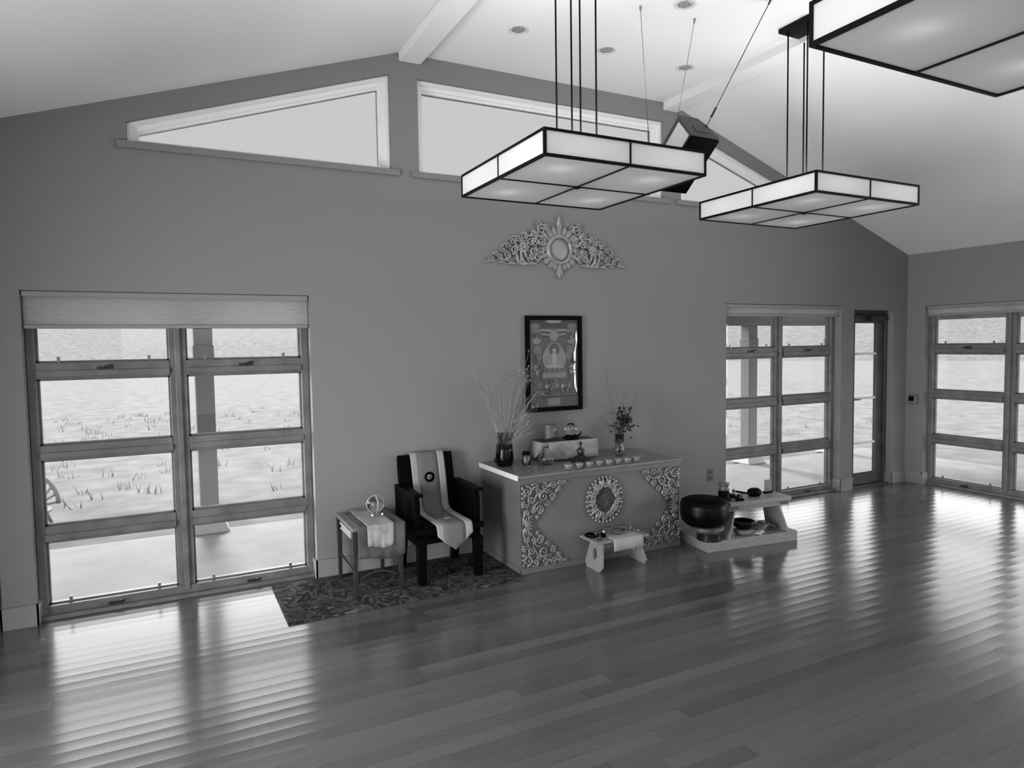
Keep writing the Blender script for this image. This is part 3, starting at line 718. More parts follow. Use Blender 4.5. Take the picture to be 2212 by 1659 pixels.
for k in range(4):
    a = PI / 2 * k + PI / 4
    for t in (-.35, .35): leaf(b, (mx + .012 * math.cos(a), mz + .012 * math.sin(a)), (mx + .055 * math.cos(a + t - PI / 4), mz + .055 * math.sin(a + t - PI / 4)), .007, AY - .028, .4)
b.ball((mx, AY - .028, mz), .012, 8); b.build('medallion_rosette', M_giltd, mg)

# ------------------------------------------------------------------ things on the altar
TZ = AZ
def vase_black():
    x, y = 1.822, -.235
    o = thing('dark_vase', 'black cylindrical vase at the left end of the altar', 'vase', (x, y, TZ))
    b = MB(); b.lathe([(0, 0), (.060, 0), (.070, .03), (.073, .08), (.068, .13), (.064, .175), (.056, .175), (.058, .14), (.0, .12)], (x, y, TZ), 28); b.build('vase_body', mat('black_glaze', .02, .2, spec=.25), o)
    b = MB(); b.tube([(x - .070, y - .01, TZ + .035), (x - .095, y - .012, TZ + .04), (x - .095, y - .012, TZ + .055), (x - .070, y - .01, TZ + .075)], .006, 6); b.build('handle', M_blackwood, o)
vase_black()
def stalks(name, label, cat, x, y, z, specs, m_, heads=None, seed=1):
    R_ = random.Random(seed); o = thing(name, label, cat, (x, y, z)); b = MB(); hb = MB()
    for (ex, ez, ey, n, rad) in specs:
        for k in range(n):
            e = Vector((ex + R_.gauss(0, .035), ey + R_.gauss(0, .03), ez + R_.gauss(0, .05))); s = Vector((x + R_.uniform(-.03, .03), y + R_.uniform(-.03, .03), z))
            mid = s.lerp(e, .5) + Vector((0, 0, .04)) - Vector(((e.x - s.x) * .12, 0, 0))
            pts = [s.lerp(mid, t) * (1 - t) + mid.lerp(e, t) * t for t in [i / 8 for i in range(9)]]
            for p in pts: p.y = min(p.y, -.015)
            b.tube(pts, [rad * (1 - .7 * i / 8) for i in range(9)], 4)
            for j in range(R_.randint(2, 5)):
                i = R_.randint(3, 7); p = pts[i]; q = p + (pts[8] - pts[4]).normalized() * R_.uniform(.04, .12) + Vector((R_.uniform(-.05, .05), R_.uniform(-.03, .03), R_.uniform(-.01, .04))); q.y = min(q.y, -.015)
                b.tube([p, q], [rad * .5, rad * .2], 3)
                if heads and R_.random() < heads: hb.ball(q, R_.uniform(.004, .009), 6)
    b.build('stems', m_, o)['kind'] = 'stuff'
    if heads: hb.build('seed_heads', m_, o)['kind'] = 'stuff'
    return o
stalks('dried_grass_bouquet', 'pale dried grasses and twigs fanning out of the black vase', 'dried flowers', 1.822, -.235, TZ + .125,
       [(1.62, 1.42, -.2, 12, .0022), (1.76, 1.45, -.2, 10, .0022), (1.90, 1.36, -.2, 12, .0022), (2.02, 1.42, -.18, 10, .0022), (2.16, 1.56, -.12, 7, .0020), (2.20, 1.32, -.15, 9, .0022), (2.02, 1.12, -.2, 16, .0022), (1.95, 1.05, -.28, 14, .0024)], M_stem, .4, 4)
b = MB(); R_ = random.Random(9)
o = thing('dark_dried_sprig', 'dark sprig of dried leaves low in the black vase', 'dried flowers', (1.80, -.24, TZ + .15))
for k in range(14):
    p = Vector((1.80 + R_.uniform(-.055, .075), -.24 + R_.uniform(-.04, .03), TZ + .17)); q = p + Vector((R_.uniform(-.03, .05), 0, R_.uniform(.03, .10))); b.tube([p - Vector((0, 0, .06)), p, q], [.002, .003, .008], 5); b.ball(q, .010, 6)
b.build('leaves', M_stem2, o)
# clear glass vase with dark flowers, right
x, y = 2.880, -.330
o = thing('clear_glass_vase', 'clear glass vase holding dark flowers at the right of the altar', 'vase', (x, y, TZ))
b = MB(); b.lathe([(0, .0), (.030, .0), (.050, .035), (.045, .075), (.034, .10), (.038, .185), (.036, .185), (.032, .102), (.041, .075), (.045, .038), (.028, .006), (0, .005)], (x, y, TZ), 24); b.build('vase_body', M_crystal, o)
o = thing('dark_dried_flowers', 'bunch of near-black flower heads and leaves in the clear glass vase', 'dried flowers', (x, y, TZ + .02))
b = MB(); R_ = random.Random(5)
for k in range(12): b.tube([(x + R_.uniform(-.012, .012), y + R_.uniform(-.012, .012), TZ + .03), (x + R_.uniform(-.02, .02), y, TZ + .2), (x + R_.uniform(-.06, .10), y + R_.uniform(-.04, .04), TZ + R_.uniform(.26, .4))], .0028, 5)
b.build('stems', M_stem2, o)
b = MB()
for k in range(85):
    a = Vector((x + R_.gauss(.035, .045), y + R_.gauss(0, .035), TZ + R_.gauss(.30, .06))); d = Vector((R_.uniform(-1, 1), R_.uniform(-.6, .6), R_.uniform(-.5, 1))).normalized() * R_.uniform(.03, .06)
    b.tube([a, a + d * .5, a + d], [.002, .013, .001], 5, .35)
for k in range(12): b.ball((x + R_.gauss(.045, .035), y + R_.gauss(0, .03), TZ + R_.gauss(.33, .05)), R_.uniform(.010, .018), 8)
b.build('flower_heads', M_leaf, o)['kind'] = 'stuff'
stalks('wispy_dried_grass', 'faint wispy twigs rising behind the dark flowers on the right', 'dried flowers', x + .004, y + .02, TZ + .10,
       [(x - .18, 1.32, -.12, 10, .0012), (x + .0, 1.46, -.1, 10, .0012), (x + .02, 1.62, -.08, 5, .001), (x + .22, 1.32, -.12, 12, .0012), (x + .32, 1.2, -.15, 8, .0012), (x + .18, 1.12, -.25, 10, .0014), (x - .1, 1.1, -.25, 10, .0012)], mat('grey_twig', .44, .8), .2, 6)

# draped riser
RX0, RX1, RY0, RY1, RZ = 2.165, 2.675, -.280, -.08, TZ + .160
o = thing('altar_riser', 'small raised altar shelf covered with a pale cloth', 'shelf', ((RX0 + RX1) / 2, -.19, TZ))
b = MB(); b.box(RX0 + .012, RX1 - .012, RY0 + .01, RY1, TZ, RZ - .004); b.build('box', M_twood, o)
b = MB(); b.box(RX0 - .01, RX1 - .03, RY0 + .002, RY1 + .004, RZ - .004, RZ + .003); b.build('shelf_top', mat('dark_tray', .15, .4), o)
n = 34; rows = []
for j in range(6):
    t = j / 5.
    rows.append([(RX0 - .012 + (RX1 - RX0 + .024) * i / n, RY0 - .004 - .010 * t - .005 * t * math.sin(i * 1.1), RZ + .0015 - .152 * t) for i in range(n + 1)])
b = MB(); b.strip(rows)
for xx, sg in ((RX0 - .014, -1), (RX1 + .012, 1)):
    rows = [[(xx + sg * .016 * t, RY0 - .004 + (RY1 - RY0) * i / 8, RZ + .0015 - .12 * t + .02 * t * math.sin(i)) for i in range(9)] for t in (0, .25, .5, .75, 1)]
    b.strip(rows)
b.build('cloth', mat('riser_cloth', .56, .9, noise=.06, nscale=18), o, solid=.002)
# photo stand and crystal disc on the riser
o = thing('small_photo_stand', 'small leaning dark picture stand on the cloth-covered shelf', 'picture', (2.33, -.15, RZ))
b = MB(); TM = Matrix.Translation((2.315, -.14, RZ + .007)) @ Matrix.Rotation(.30, 4, 'Z') @ Matrix.Rotation(-.14, 4, 'X')
b.box(-.075, .075, -.004, .004, 0, .125, TM); pf = b.build('picture_frame', mat('stand_frame', .25, .5), o, bevel=.002)
b = MB(); b.box(-.063, .063, -.0065, -.004, .010, .114, TM); b.build('photo', mat('small_photo', .40, .4, noise=.12, nscale=22), pf)
b = MB(); b.box(-.005, .005, .004, .07, .0, .004, TM); b.prism([(-.004, .004, .10), (-.004, .004, .09), (-.004, .07, .0), (-.004, .075, .0)], (.008, 0, 0), TM); b.build('strut', M_blackwood, o)
o = thing('crystal_ball', 'crystal ball on a dark wooden foot on the altar shelf', 'crystal ball', (2.478, -.19, RZ))
b = MB(); b.ball((2.478, -.19, RZ + .082), .055, 24); b.build('ball', M_crystal, o)
b = MB(); b.lathe([(0, .0), (.062, .0), (.068, .01), (.048, .02), (.040, .034), (.030, .034), (0, .026)], (2.478, -.19, RZ + .003), 20)
b.tube([(2.478 + .05, -.19, RZ + .018), (2.478 + .095, -.19, RZ + .035), (2.478 + .10, -.19, RZ + .055)], .007, 6); b.build('foot', M_blackwood, o)

# jar, glass bulb, stupa, bowls
x, y = 1.955, -.355
o = thing('lidded_glass_jar', 'short clear jar with dark lid beside the glass flask', 'jar', (x, y, TZ))
b = MB(); b.lathe([(0, 0), (.032, 0), (.034, .01), (.034, .085), (.028, .095), (.025, .095), (.031, .083), (.031, .01), (0, .006)], (x, y, TZ), 20); b.build('jar_body', M_crystal, o)
b = MB(); b.lathe([(0, .095), (.030, .095), (.031, .118), (0, .120)], (x, y, TZ), 20); b.build('lid', M_blackwood, o)
x, y = 2.130, -.375
o = thing('glass_flask', 'bulbous clear glass flask in front of the pale draped shelf', 'flask', (x, y, TZ))
b = MB(); b.lathe([(0, 0), (.045, 0), (.068, .035), (.066, .06), (.04, .10), (.018, .125), (.018, .150), (.015, .150), (.015, .125), (.037, .098), (.062, .06), (.064, .036), (.042, .005), (0, .004)], (x, y, TZ), 28); b.build('flask_body', M_crystal, o)
b = MB(); b.lathe([(0, .140), (.0145, .140), (.022, .158), (.018, .170), (0, .172)], (x, y, TZ), 16); b.build('stopper', mat('grey_stopper', .4, .4), o)
x, y = 2.445, -.390
o = thing('stupa_figurine', 'small dark metal stupa standing in front of the draped shelf', 'figurine', (x, y, TZ))
dm = mat('dark_bronze', .20, .35, metal=.5)
b = MB()
for k in range(4): s_ = .065 - .011 * k; b.box(x - s_, x + s_, y - s_, y + s_, TZ + .012 * k, TZ + .012 * (k + 1))
b.build('stepped_base', dm, o, bevel=.002)
b = MB(); b.lathe([(0, .048), (.024, .048), (.030, .07), (.034, .092), (.026, .105), (.010, .110), (0, .110)], (x, y, TZ), 20); b.build('dome', mat('bronze_dome', .22, .3, metal=.5), o)
b = MB(); b.lathe([(.012, .110), (.014, .113), (.011, .116), (.012, .12), (.009, .124), (.010, .128), (.008, .133), (.009, .137), (.018, .150), (.014, .156), (.004, .160), (0, .178)], (x, y, TZ), 14); b.build('spire', dm, o)
bx = [2.163, 2.262, 2.354, 2.446, 2.538, 2.629, 2.718, 2.808]
proto = None
for i, x in enumerate(bx):
    nm = ['first', 'second', 'third', 'fourth', 'fifth', 'sixth', 'seventh', 'eighth'][i]
    lb = ('small pale offering bowl at the left end of the row of eight' if i == 0 else 'small pale offering bowl at the right end of the row of eight' if i == 7 else 'small pale offering bowl, %s from the left in the row' % nm)
    if proto is None:
        proto = tag(MB().lathe([(0, 0), (.018, 0), (.022, .006), (.032, .028), (.034, .042), (.031, .042), (.026, .028), (.014, .013), (0, .011)], (0, 0, 0), 18).build('offering_bowl', mat('pale_bowl', .52, .35, metal=.2)), lb, 'bowl', 'offering bowls along the altar front')
        proto.location = (x, -.650, TZ)
    else:
        c = proto.copy(); COL.objects.link(c); c.location = (x, -.650 + .003 * math.sin(i * 3), TZ); c['label'] = lb

# ------------------------------------------------------------------ rug
b = MB(); b.box(.045, 1.700, -.785, -.030, 0.001, .012)
tag(b.build('area_rug', [M_rug], bevel=.003), 'dark rug with swirling floral pattern under the black armchair', 'rug')

# ------------------------------------------------------------------ black armchair
RZG = .0125
o = thing('armchair', 'black leather armchair with a draped scarf standing on the rug', 'chair', (1.21, -.33, RZG))
b = MB(); b.box(1.015, 1.425, -.555, -.15, .335, .435); b.build('seat', M_blackmatte, o, bevel=.018, bseg=3)
BM = Matrix.Translation((0, -.165, .40)) @ Matrix.Rotation(-.10, 4, 'X')
rows = []
b = MB()
prof = [(0, .0), (0, .15), (.012, .32), (.030, .44), (.036, .475), (.050, .485), (.072, .465), (.075, .40), (.065, .25), (.06, 0)]
b.prism([(.985, y_, z_) for y_, z_ in prof], (.445, 0, 0), BM); b.build('backrest', M_blackmatte, o, bevel=.010, bseg=2)
for s, xx in ((-1, 1.000), (1, 1.438)):
    b = MB(); x0, x1 = (xx - .048, xx) if s < 0 else (xx - .022, xx + .026)
    b.prism([(x0, -.545, .30), (x0, -.10, .30), (x0, -.08, .66), (x0, -.30, .655), (x0, -.47, .650), (x0, -.53, .638), (x0, -.545, .60)], (.048, 0, 0)); ar = b.build('armrest', M_blackmatte, o, bevel=.012, bseg=2)
    b = MB(); b.box(x0 - .012, x1 + .012, -.575, -.12, .644, .668); b.build('arm_pad', M_blackwood, ar, bevel=.006)
b = MB(); b.box(.94, 1.475, -.585, -.540, .375, .415); b.box(.965, 1.455, -.56, -.12, .30, .34); b.build('seat_rail', M_blackwood, o, bevel=.006)
for (x, y, dy) in ((1.0, -.540, -.0), (1.435, -.545, -.0), (1.0, -.125, .045), (1.435, -.125, .045)):
    b = MB(); q, r_ = .033, .027
    b.hexa([(x - r_, y + dy - r_, RZG), (x + r_, y + dy - r_, RZG), (x + r_, y + dy + r_, RZG), (x - r_, y + dy + r_, RZG), (x - q, y - q, .31), (x + q, y - q, .31), (x + q, y + q, .31), (x - q, y + q, .31)]); b.build('leg', M_blackwood, o, bevel=.003)
# scarf: path over the back, down, along the seat, over the front, ending in a point
path = []
def bp(y_, z_): v = BM @ Vector((0, y_, z_)); return (v.y, v.z)
for y_, z_ in ((.092, .20), (.092, .38), (.088, .47), (.060, .495), (.030, .485), (.016, .44), (.000, .32), (-.012, .15), (-.014, .08)): path.append(bp(y_, z_))
path += [(-.205, .452), (-.26, .444), (-.36, .4415), (-.46, .4415), (-.54, .441), (-.578, .438), (-.598, .425), (-.603, .395), (-.604, .36)]
N = len(path)
def cxx(i):
    t = max(0, (i - 5) / (N - 6.)); return 1.216 + .022 * t
o = thing('ceremonial_scarf', 'pale-edged grey scarf draped down the back and seat of the black armchair', 'scarf', (1.22, -.4, .44))
hw = .137
def scarf_strip(u0, u1, m_, name, lift=0., tip=False):
    b = MB(); rows = []
    for i, (y, z) in enumerate(path):
        c_ = cxx(i); k = 1.0
        rows.append([(c_ + hw * (u0 + (u1 - u0) * j / 4.), y - lift, z + lift) for j in range(5)])
    # pointed tail
    last = rows[-1]
    for tz in (.25, .5, .75, 1.0):
        z = .36 - .115 * tz
        lim = hw * (1 - tz) + .002
        r2 = []
        for j in range(5):
            uu = u0 + (u1 - u0) * j / 4.; xx = hw * uu; xx = max(-lim, min(lim, xx)); r2.append((cxx(N - 1) + xx, -.605 - lift, z))
        rows.append(r2)
    b.strip(rows); return b.build(name, m_, o, solid=.004)
scarf_strip(-1, -.60, M_fab1, 'pale_border', .0); scarf_strip(.60, 1, M_fab1, 'pale_border', .0); scarf_strip(-.60, .60, M_fab2, 'centre_panel', .0)
bb = MB(); cpt = Vector((1.216, *bp(-.009, .30))); b = MB()
b.lathe([(0, 0), (.040, 0), (.040, .003), (0, .003)], cpt, 24, BM.to_3x3().to_4x4() @ Matrix.Rotation(PI / 2, 4, 'X')); em = b.build('round_emblem', mat('emblem_dark', .02, .8, spec=.05), o)
b = MB(); b.lathe([(0, .003), (.021, .003), (.021, .005), (0, .005)], cpt, 24, BM.to_3x3().to_4x4() @ Matrix.Rotation(PI / 2, 4, 'X')); b.build('emblem_centre', mat('emblem_light', .50, .6), em)
b = MB()
for k in range(3):
    a = k * 2.1 + .4; b.tube([cpt + BM.to_3x3() @ Vector((.004 * math.cos(a), -.006, .004 * math.sin(a))), cpt + BM.to_3x3() @ Vector((.018 * math.cos(a + .6), -.006, .018 * math.sin(a + .6)))], .0025, 5)
b.build('emblem_swirl', mat('emblem_dark', .1), em)
b = MB(); b.lathe([(0, 0), (.030, 0), (.026, .006), (0, .007)], (1.235, -.46, .4445), 20, sy=.55); b.build('pale_oval_badge', mat('pale_badge', .50, .5), o)

# ------------------------------------------------------------------ side table with cloths
o = thing('side_table', 'small dark wooden side table left of the black armchair', 'table', (.685, -.325, RZG))
tx0, tx1, ty0, ty1, tz = .500, .862, -.585, -.075, .495
b = MB(); b.box(tx0, tx1, ty0, ty1, tz - .028, tz); b.build('tabletop', mat('grey_table_top', .40, .4, noise=.05, nscale=6), o, bevel=.008)
b = MB(); b.box(tx0 + .02, tx0 + .035, ty0 + .03, ty1 - .03, tz - .10, tz - .03); b.box(tx1 - .035, tx1 - .02, ty0 + .03, ty1 - .03, tz - .10, tz - .03); b.box(tx0 + .03, tx1 - .03, ty1 - .04, ty1 - .025, tz - .10, tz - .03)
b.build('apron', M_twood, o)
b = MB(); b.box(tx0 + .002, tx0 + .019, ty0 + .06, ty1 - .14, tz - .085, tz - .035); df = b.build('drawer_front', mat('pale_drawer', .62, .5), o, bevel=.003)
b = MB(); b.ball((tx0 - .008, -.25, tz - .058), .011, 8); b.build('knob', M_blackwood, df)
for (x, y) in ((tx0 + .022, ty0 + .025), (tx1 - .022, ty0 + .025), (tx0 + .022, ty1 - .025), (tx1 - .022, ty1 - .025)):
    b = MB(); q, r_ = .018, .012; b.hexa([(x - r_, y - r_, RZG), (x + r_, y - r_, RZG), (x + r_, y + r_, RZG), (x - r_, y + r_, RZG), (x - q, y - q, tz - .028), (x + q, y - q, tz - .028), (x + q, y + q, tz - .028), (x - q, y + q, tz - .028)]); b.build('leg', M_twood, o, bevel=.002)
b = MB(); n = 12; up_ = [(tx0 + .03 + (tx1 - tx0 - .06) * i / n, .115 + .055 * math.sin(PI * i / n)) for i in range(n + 1)]
b.tube([(x, ty0 + .03, z) for x, z in up_], .010, 6); b.tube([(tx0 + .025, ty0 + .03, .17), (tx0 + .025, ty1 - .03, .20)], .008, 6); b.build('stretcher', M_twood, o)
# lower cloth
def drape(name, label, x0, x1, yb, yf, z, drop, m_, wav, fringe=0):
    b = MB(); rows = []; n = 24
    seq = [(yb, z), ((yb + yf) / 2, z), (yf + .004, z), (yf - .004, z - .004), (yf - .007, z - .03)] + [(yf - .008 - .006 * t, z - .03 - (drop - .03) * t) for t in (.25, .5, .75, 1)]
    for k, (y, zz) in enumerate(seq):
        t = max(0, (k - 4) / 4.); rows.append([(x0 + (x1 - x0) * i / n + (.006 * t * math.sin(i * .7)), y - wav * t * (1 + math.sin(i * 1.0 + x0 * 9)), zz + t * .012 * math.sin(i * .25 + 1)) for i in range(n + 1)])
    b.strip(rows); return tag(b.build(name, m_, solid=.003), label, 'cloth')
drape('table_cloth', 'dark grey cloth hanging over the front of the small side table', .535, .868, -.12, -.586, tz + .003, .225, M_fab3, .004)
drape('patterned_runner', 'pale patterned cloth runner lying over the dark cloth on the side table', .600, .786, -.12, -.592, tz + .008, .150, M_fab4, .003)
o = thing('glass_orb', 'clear glass orb with crossed bands on the cloth-covered side table', 'ornament', (.735, -.33, tz + .011))
b = MB(); cz_ = tz + .011 + .078; b.ball((.735, -.33, cz_), .060, 24); b.build('sphere', M_crystal, o)
b = MB(); ring = lambda M_: [Vector((.735, -.33, cz_)) + M_ @ Vector((.064 * math.cos(2 * PI * k / 32), .064 * math.sin(2 * PI * k / 32), 0)) for k in range(33)]
b.tube(ring(Matrix.Rotation(PI / 2, 3, 'Y') ), .003, 6, cap=False); b.tube(ring(Matrix.Rotation(PI / 2, 3, 'X')), .003, 6, cap=False); b.build('bands', mat('pale_band', .75, .3, metal=.4), o)
for s in (-1, 1):
    b = MB(); b.ball((.735 + .036 * s, -.375, tz + .011 + .010), .010, 8); b.build('foot', M_white, o)
b = MB(); b.lathe([(0, 0), (.030, 0), (.024, .012), (.026, .020), (0, .018)], (.735, -.33, tz + .011), 16); b.build('base', M_crystal, o)

# ------------------------------------------------------------------ low puja bench in front of the altar
o = thing('low_puja_bench', 'low pale wooden bench with oval hand hole in front of the altar', 'bench', (2.46, -.83, 0))
b = MB(); b.box(2.215, 2.690, -.965, -.722, .225, .243); b.build('top_board', M_wood, o, bevel=.003)
def side(s, x_top, x_bot, y0b, y1b, y0t, y1t, z0, z1, hole=True, th=.016):
    b = MB(); n = 20; cy_, cz2 = (y0b + y1b) / 2, z0 + (z1 - z0) * .52; ry, rz_ = .030, .044
    outer = [(y0b, z0), (y1b, z0), (y1t, z1), (y0t, z1)]
    def X_(z): return x_bot + (x_top - x_bot) * (z - z0) / (z1 - z0)
    if not hole:
        b.prism([(X_(z), y, z) for y, z in outer], (th, 0, 0))
    else:
        per = []
        for k in range(n):
            a = 2 * PI * k / n; d = Vector((math.cos(a), math.sin(a))); best = 9
            for i in range(4):
                p, q = Vector(outer[i]) - Vector((cy_, cz2)), Vector(outer[(i + 1) % 4]) - Vector((cy_, cz2)); e = q - p
                den = d.x * e.y - d.y * e.x
                if abs(den) > 1e-9:
                    t = (p.x * e.y - p.y * e.x) / den; u = (p.x * d.y - p.y * d.x) / den
                    if t > 0 and -.001 <= u <= 1.001: best = min(best, t)
            per.append((cy_ + d.x * best, cz2 + d.y * best))
        for dx in (0, th):
            O = [b.bm.verts.new((X_(z) + dx, y, z)) for y, z in per]; I = [b.bm.verts.new((X_(cz2 + rz_ * math.sin(2 * PI * k / n)) + dx, cy_ + ry * math.cos(2 * PI * k / n), cz2 + rz_ * math.sin(2 * PI * k / n))) for k in range(n)]
            if dx == 0: O0, I0 = O, I
            for k in range(n): b._f([O[k], O[(k + 1) % n], I[(k + 1) % n], I[k]])
        for k in range(n):
            b._f([O0[k], O0[(k + 1) % n], O[(k + 1) % n], O[k]]); b._f([I0[k], I0[(k + 1) % n], I[(k + 1) % n], I[k]])
    return b
side(0, 2.292, 2.258, -.955, -.715, -.915, -.765, .0, .224).build('side_panel', M_wood, o)
side(0, 2.610, 2.680, -.955, -.715, -.915, -.765, .0, .224).build('side_panel', M_wood, o)
b = MB(); b.box(2.31, 2.615, -.90, -.888, .165, .224); b.build('front_rail', M_wood, o)
bz = .2435
b = MB(); rows = []
for y, z in ((-.76, bz + .003), (-.90, bz + .003), (-.966, bz + .003), (-.972, bz), (-.975, bz - .04), (-.977, bz - .085)):
    rows.append([(2.355 + .275 * i / 12, y - .002 * math.sin(i), z) for i in range(13)])
b.strip(rows); tag(b.build('white_bench_cloth', mat('white_cloth', .60, .9), solid=.003), 'small white cloth folded over the front of the low bench', 'cloth')
def small(name, label, cat, x, y, z, prof, m_, seg=18, group=None, sy=1.):
    o = MB().lathe(prof, (0, 0, 0), seg, sy=sy).build(name, m_); o.location = (x, y, z); return tag(o, label, cat, group)
small('brass_dish', 'shallow metal dish on a foot at the back of the low bench', 'dish', 2.44, -.775, bz, [(0, 0), (.022, 0), (.012, .01), (.01, .02), (.034, .032), (.038, .038), (.03, .036), (0, .028)], mat('brass', .52, .3, metal=.6))
small('white_cup', 'small white cup on the low bench near its left rear', 'cup', 2.385, -.80, bz + .0045, [(0, 0), (.009, 0), (.010, .022), (.008, .024), (0, .02)], M_white, 12)
small('shallow_bowl', 'wide shallow bowl in the middle of the low bench', 'bowl', 2.475, -.855, bz + .0045, [(0, 0), (.022, 0), (.040, .014), (.043, .018), (.038, .018), (.02, .006), (0, .005)], mat('brass', .52))
small('small_tray', 'thin pale tray on a foot behind the white cloth', 'tray', 2.565, -.79, bz + .0045, [(0, 0), (.018, 0), (.014, .02), (.036, .03), (.036, .034), (0, .034)], mat('pewter', .42, .35, metal=.5), 20)
small('ritual_bell', 'small hand bell at the right end of the low bench', 'bell', 2.635, -.80, bz + .0045, [(0, 0), (.020, 0), (.017, .014), (.011, .026), (.003, .030), (.003, .045), (.006, .05), (0, .055)], mat('pewter', .42), 16)
small('incense_cup', 'tiny pale cup at the right front of the low bench', 'cup', 2.655, -.875, bz, [(0, 0), (.010, 0), (.012, .018), (.009, .018), (0, .012)], mat('brass', .5), 12)
o = thing('dark_prayer_beads', 'coil of dark prayer beads at the left end of the low bench', 'beads', (2.262, -.80, bz)); b = MB()
for k in range(22):
    a = 2 * PI * k / 22; b.ball((2.262 + .032 * math.cos(a), -.80 + .050 * math.sin(a), bz + .0075), .0072, 8)
for k in range(14):
    a = 2 * PI * k / 14; b.ball((2.262 + .022 * math.cos(a), -.80 + .030 * math.sin(a), bz + .020), .0068, 8)
b.build('beads', M_blackwood, o)
b = MB(); b.box(-.026, .026, -.02, .02, 0, .028); b.tube([(-.026, 0, .02), (-.04, 0, .02), (-.04, 0, .006)], .003, 5); q = b.build('small_black_box', M_blackwood, bevel=.003); q.location = (2.325, -.855, bz + .0005); tag(q, 'small black box just left of the white bench cloth', 'box')
b = MB(); b.lathe([(0, 0), (.016, 0), (.018, .01), (.012, .03), (.006, .034), (.006, .05), (0, .052)], (0, 0, 0), 14); q = b.build('dark_vajra_bell', mat('dark_bronze', .2)); q.location = (2.275, -.905, bz + .0005); tag(q, 'dark little bell on the front left corner of the low bench', 'bell')

# ------------------------------------------------------------------ right-hand group: plinth, bench, singing bowl
PM = Matrix.Translation((3.288, -.968, 0)) @ Matrix.Rotation(-.115, 4, 'Z')
b = MB(); b.box(0, .915, 0, .40, .0, .085, PM); tag(b.build('wooden_platform', M_wood, bevel=.003), 'low pale wooden platform on the floor right of the altar', 'platform')
o = thing('splayed_bench', 'pale wooden bench with splayed side panels on the platform', 'bench', (3.82, -.88, .086))
PB = lambda x, y: PM @ Vector((x, y, 0))
b = MB(); b.box(.225, .86, .012, .262, .350, .388, PM); b.build('top_board', M_wood, o, bevel=.004)
b = MB(); b.box(.215, .85, .030, .044, .312, .350, PM); b.build('front_rail', M_wood, o)
b = MB(); b.box(.755, .835, .0275, .0305, .322, .345, PM); b.box(.235, .325, .0275, .0305, .322, .345, PM); b.build('tenon', mat('dark_tenon', .30, .5), o)
for xt, xb in ((.30, .205), (.735, .815)):
    b = MB(); b.prism([PM @ Vector((x_, y_, z_)) for x_, y_, z_ in ((xb, .005, .086), (xb, .275, .086), (xt, .24, .349), (xt, .045, .349))], (.018, 0, 0)); b.build('side_panel', M_wood, o)
o = thing('singing_bowl', 'big black covered singing bowl resting on a ring cushion by the altar', 'bowl', (3.275, -.935, .23))
gx, gy = 3.275, -.935
b = MB(); b.lathe([(0, 0), (.10, .0), (.155, .020), (.185, .06), (.194, .11), (.192, .17), (.186, .205), (.180, .208), (.185, .17), (.184, .11), (.175, .065), (.15, .03), (0, .012)], (gx, gy, .222), 48); b.build('bowl_body', mat('black_gong', .012, .35, spec=.12), o)
b = MB(); b.lathe([(0, .19), (.176, .19), (.176, .210), (.15, .224), (.08, .236), (0, .240)], (gx, gy, .222), 40); b.build('black_cover', M_blackmatte, o)
c_ = thing('ring_cushion', 'padded dark ring cushion under the black singing bowl', 'cushion', (gx, gy, .19)); b = MB()
b.tube([(gx + .05 + .092 * math.cos(2 * PI * k / 32), gy + .02 + .092 * math.sin(2 * PI * k / 32), .196) for k in range(33)], .048, 12, .7, (0, 0, 1), cap=False); b.build('padding', mat('brocade', .26, .45, noise=.08, nscale=25), c_)
tag(MB().lathe([(0, 0), (.100, 0), (.102, .01), (.094, .062), (.098, .070), (0, .070)], (gx + .092, gy + .04, .0855), 32).build('cushion_stand', mat('dark_lacquer', .10, .3)), 'dark round wooden stand beneath the ring cushion', 'stand')
hz = .3885
def onb(u, v): p = PM @ Vector((u, v, 0)); return (p.x, p.y)
x, y = onb(.245, .12)
o = thing('carved_mallet_stand', 'squat dark carved object at the left end of the splayed bench', 'ornament', (x, y, hz))
b = MB(); b.lathe([(0, 0), (.060, 0), (.062, .012), (.045, .03), (.050, .055), (.040, .080), (0, .082)], (x, y, hz), 20); b.tube([(x + .03, y, hz + .04), (x + .09, y - .02, hz + .02), (x + .13, y - .03, hz + .012)], .012, 8); b.build('base', M_blackwood, o)
b = MB(); b.lathe([(0, .078), (.034, .078), (.046, .090), (.034, .105), (.042, .130), (.046, .146), (.0, .150)], (x, y, hz), 18); b.build('head', mat('dark_carving', .30, .35), o)
x, y = onb(.36, .20); q = MB().box(-.055, .055, -.035, .035, 0, .022).build('dark_prayer_book', M_blackwood, bevel=.004); q.location = (x, y, hz + .0005); q.rotation_euler.z = .4; tag(q, 'thin black book lying behind the mallet on the bench', 'book')
x, y = onb(.35, .05)
o = thing('bead_strand', 'short loop of dark beads on the bench front edge', 'beads', (x, y, hz)); b = MB()
for k in range(20): a = 2 * PI * k / 20; b.ball((x + .040 * math.cos(a), y + .022 * math.sin(a), hz + .007), .0068, 8)
b.build('beads', M_blackwood, o)
x, y = onb(.47, .12)
o = thing('bell_mallet', 'long slanting dark mallet with pale tip on the bench', 'mallet', (x, y, hz))
b = MB(); b.tube([(x - .11, y + .02, hz + .062), (x + .06, y - .02, hz + .024)], .009, 8); b.build('handle', M_blackwood, o)
b = MB(); b.ball((x - .115, y + .022, hz + .064), .017, 10); b.build('pale_tip', mat('pewter', .42), o)
b = MB(); b.box(x - .075, x - .035, y, y + .025, hz, hz + .036); b.build('rest', M_twood, o)
x, y = onb(.575, .14)
o = thing('wooden_fish_drum', 'round dark wooden drum near the middle of the bench', 'drum', (x, y, hz))
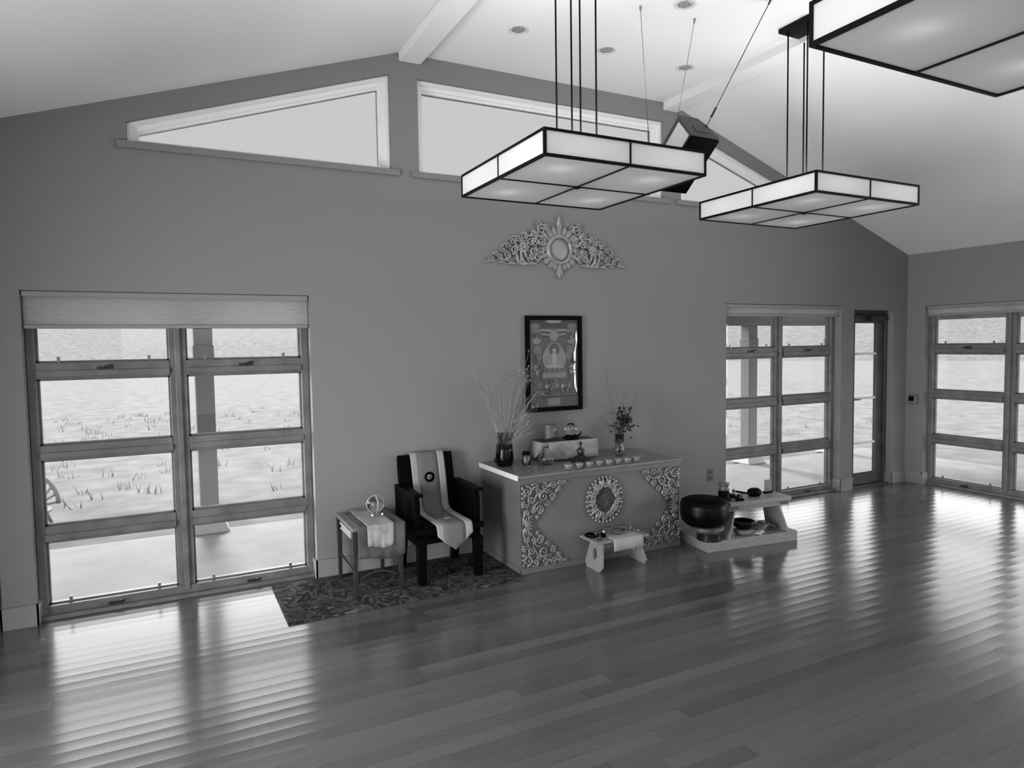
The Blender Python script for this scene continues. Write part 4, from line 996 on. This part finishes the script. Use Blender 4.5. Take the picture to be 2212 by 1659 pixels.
b = MB(); b.lathe([(0, 0), (.05, 0), (.066, .022), (.062, .048), (.04, .064), (0, .068)], (x, y, hz + .001), 20, sy=.8); b.build('drum_body', M_blackwood, o)
x, y = onb(.765, .19)
o = thing('pale_card_stand', 'small upright pale card at the right end of the bench', 'card', (x, y, hz))
b = MB(); b.box(x - .042, x + .042, y - .003, y + .003, hz + .012, hz + .115); b.build('card', mat('pale_card', .46, .6), o)
b = MB(); b.box(x - .045, x + .045, y - .018, y + .018, hz, hz + .014); b.build('foot', M_blackwood, o, bevel=.003)
x, y = onb(.43, .10)
o = thing('small_singing_bowl', 'small black bowl with pale cushion underneath the splayed bench', 'bowl', (x, y, .086))
b = MB(); b.lathe([(0, .045), (.05, .045), (.085, .075), (.095, .115), (.088, .115), (.078, .08), (.05, .056), (0, .052)], (x, y, .086), 28); b.build('bowl_body', mat('black_gong', .035), o)
b = MB(); b.lathe([(0, 0), (.06, 0), (.078, .014), (.08, .032), (.06, .046), (0, .044)], (x, y, .086), 24); b.build('pad', mat('pewter2', .42, .7), o)
b = MB(); R_ = random.Random(2); G = [[Vector((u * .12 + R_.uniform(-.006, .006), v * .06 + R_.uniform(-.006, .006), .006 + R_.uniform(0, .034) * (1 - abs(u) * 1.2))) for u in [i / 8 - .5 for i in range(9)]] for v in [j / 6 - .5 for j in range(7)]]
b.strip(G); q = b.build('crumpled_tissue', M_white, solid=.001); x, y = onb(.545, .035); q.location = (x, y, .087); q.rotation_euler.z = .5; tag(q, 'crumpled white tissue on the platform under the bench', 'tissue')
b = MB(); R_ = random.Random(12); G = [[Vector((u * .20, v * .12, .006 + .065 * math.exp(-(u * 2.6) ** 2) * (.75 + R_.uniform(0, .35)))) for u in [i / 10 - .5 for i in range(11)]] for v in [j / 6 - .5 for j in range(7)]]
b.strip(G); q = b.build('folded_grey_cloth', mat('pewter2', .42), solid=.003); x, y = onb(.655, .11); q.location = (x, y, .088); tag(q, 'rumpled grey cloth on the platform by the right bench panel', 'cloth')

# ------------------------------------------------------------------ wall plates
o = thing('wall_outlet', 'dark electrical outlet plate low on the wall right of the altar', 'outlet', (4.221, 0, .385))
pt = MB().box(4.185, 4.257, -.006, -.0005, .328, .443).build('plate', mat('outlet_plate', .36, .5), o, bevel=.002)
for z in (.358, .412): MB().box(4.204, 4.238, -.009, -.006, z - .016, z + .016).build('socket', mat('socket', .24, .5), pt, bevel=.002)
o = thing('thermostat', 'small dark thermostat box on the side wall near the glazed door', 'thermostat', (XR, -.09, .995))
MB().box(XR - .030, XR - .0005, -.155, -.045, .935, 1.055).build('housing', mat('thermostat_body', .42, .5), o, bevel=.004)
MB().box(XR - .033, XR - .030, -.115, -.055, .975, 1.030).build('display', M_blackwood, o)
MB().box(XR - .036, XR - .030, -.150, -.130, .965, 1.03).build('button', mat('grey_button', .5), o)
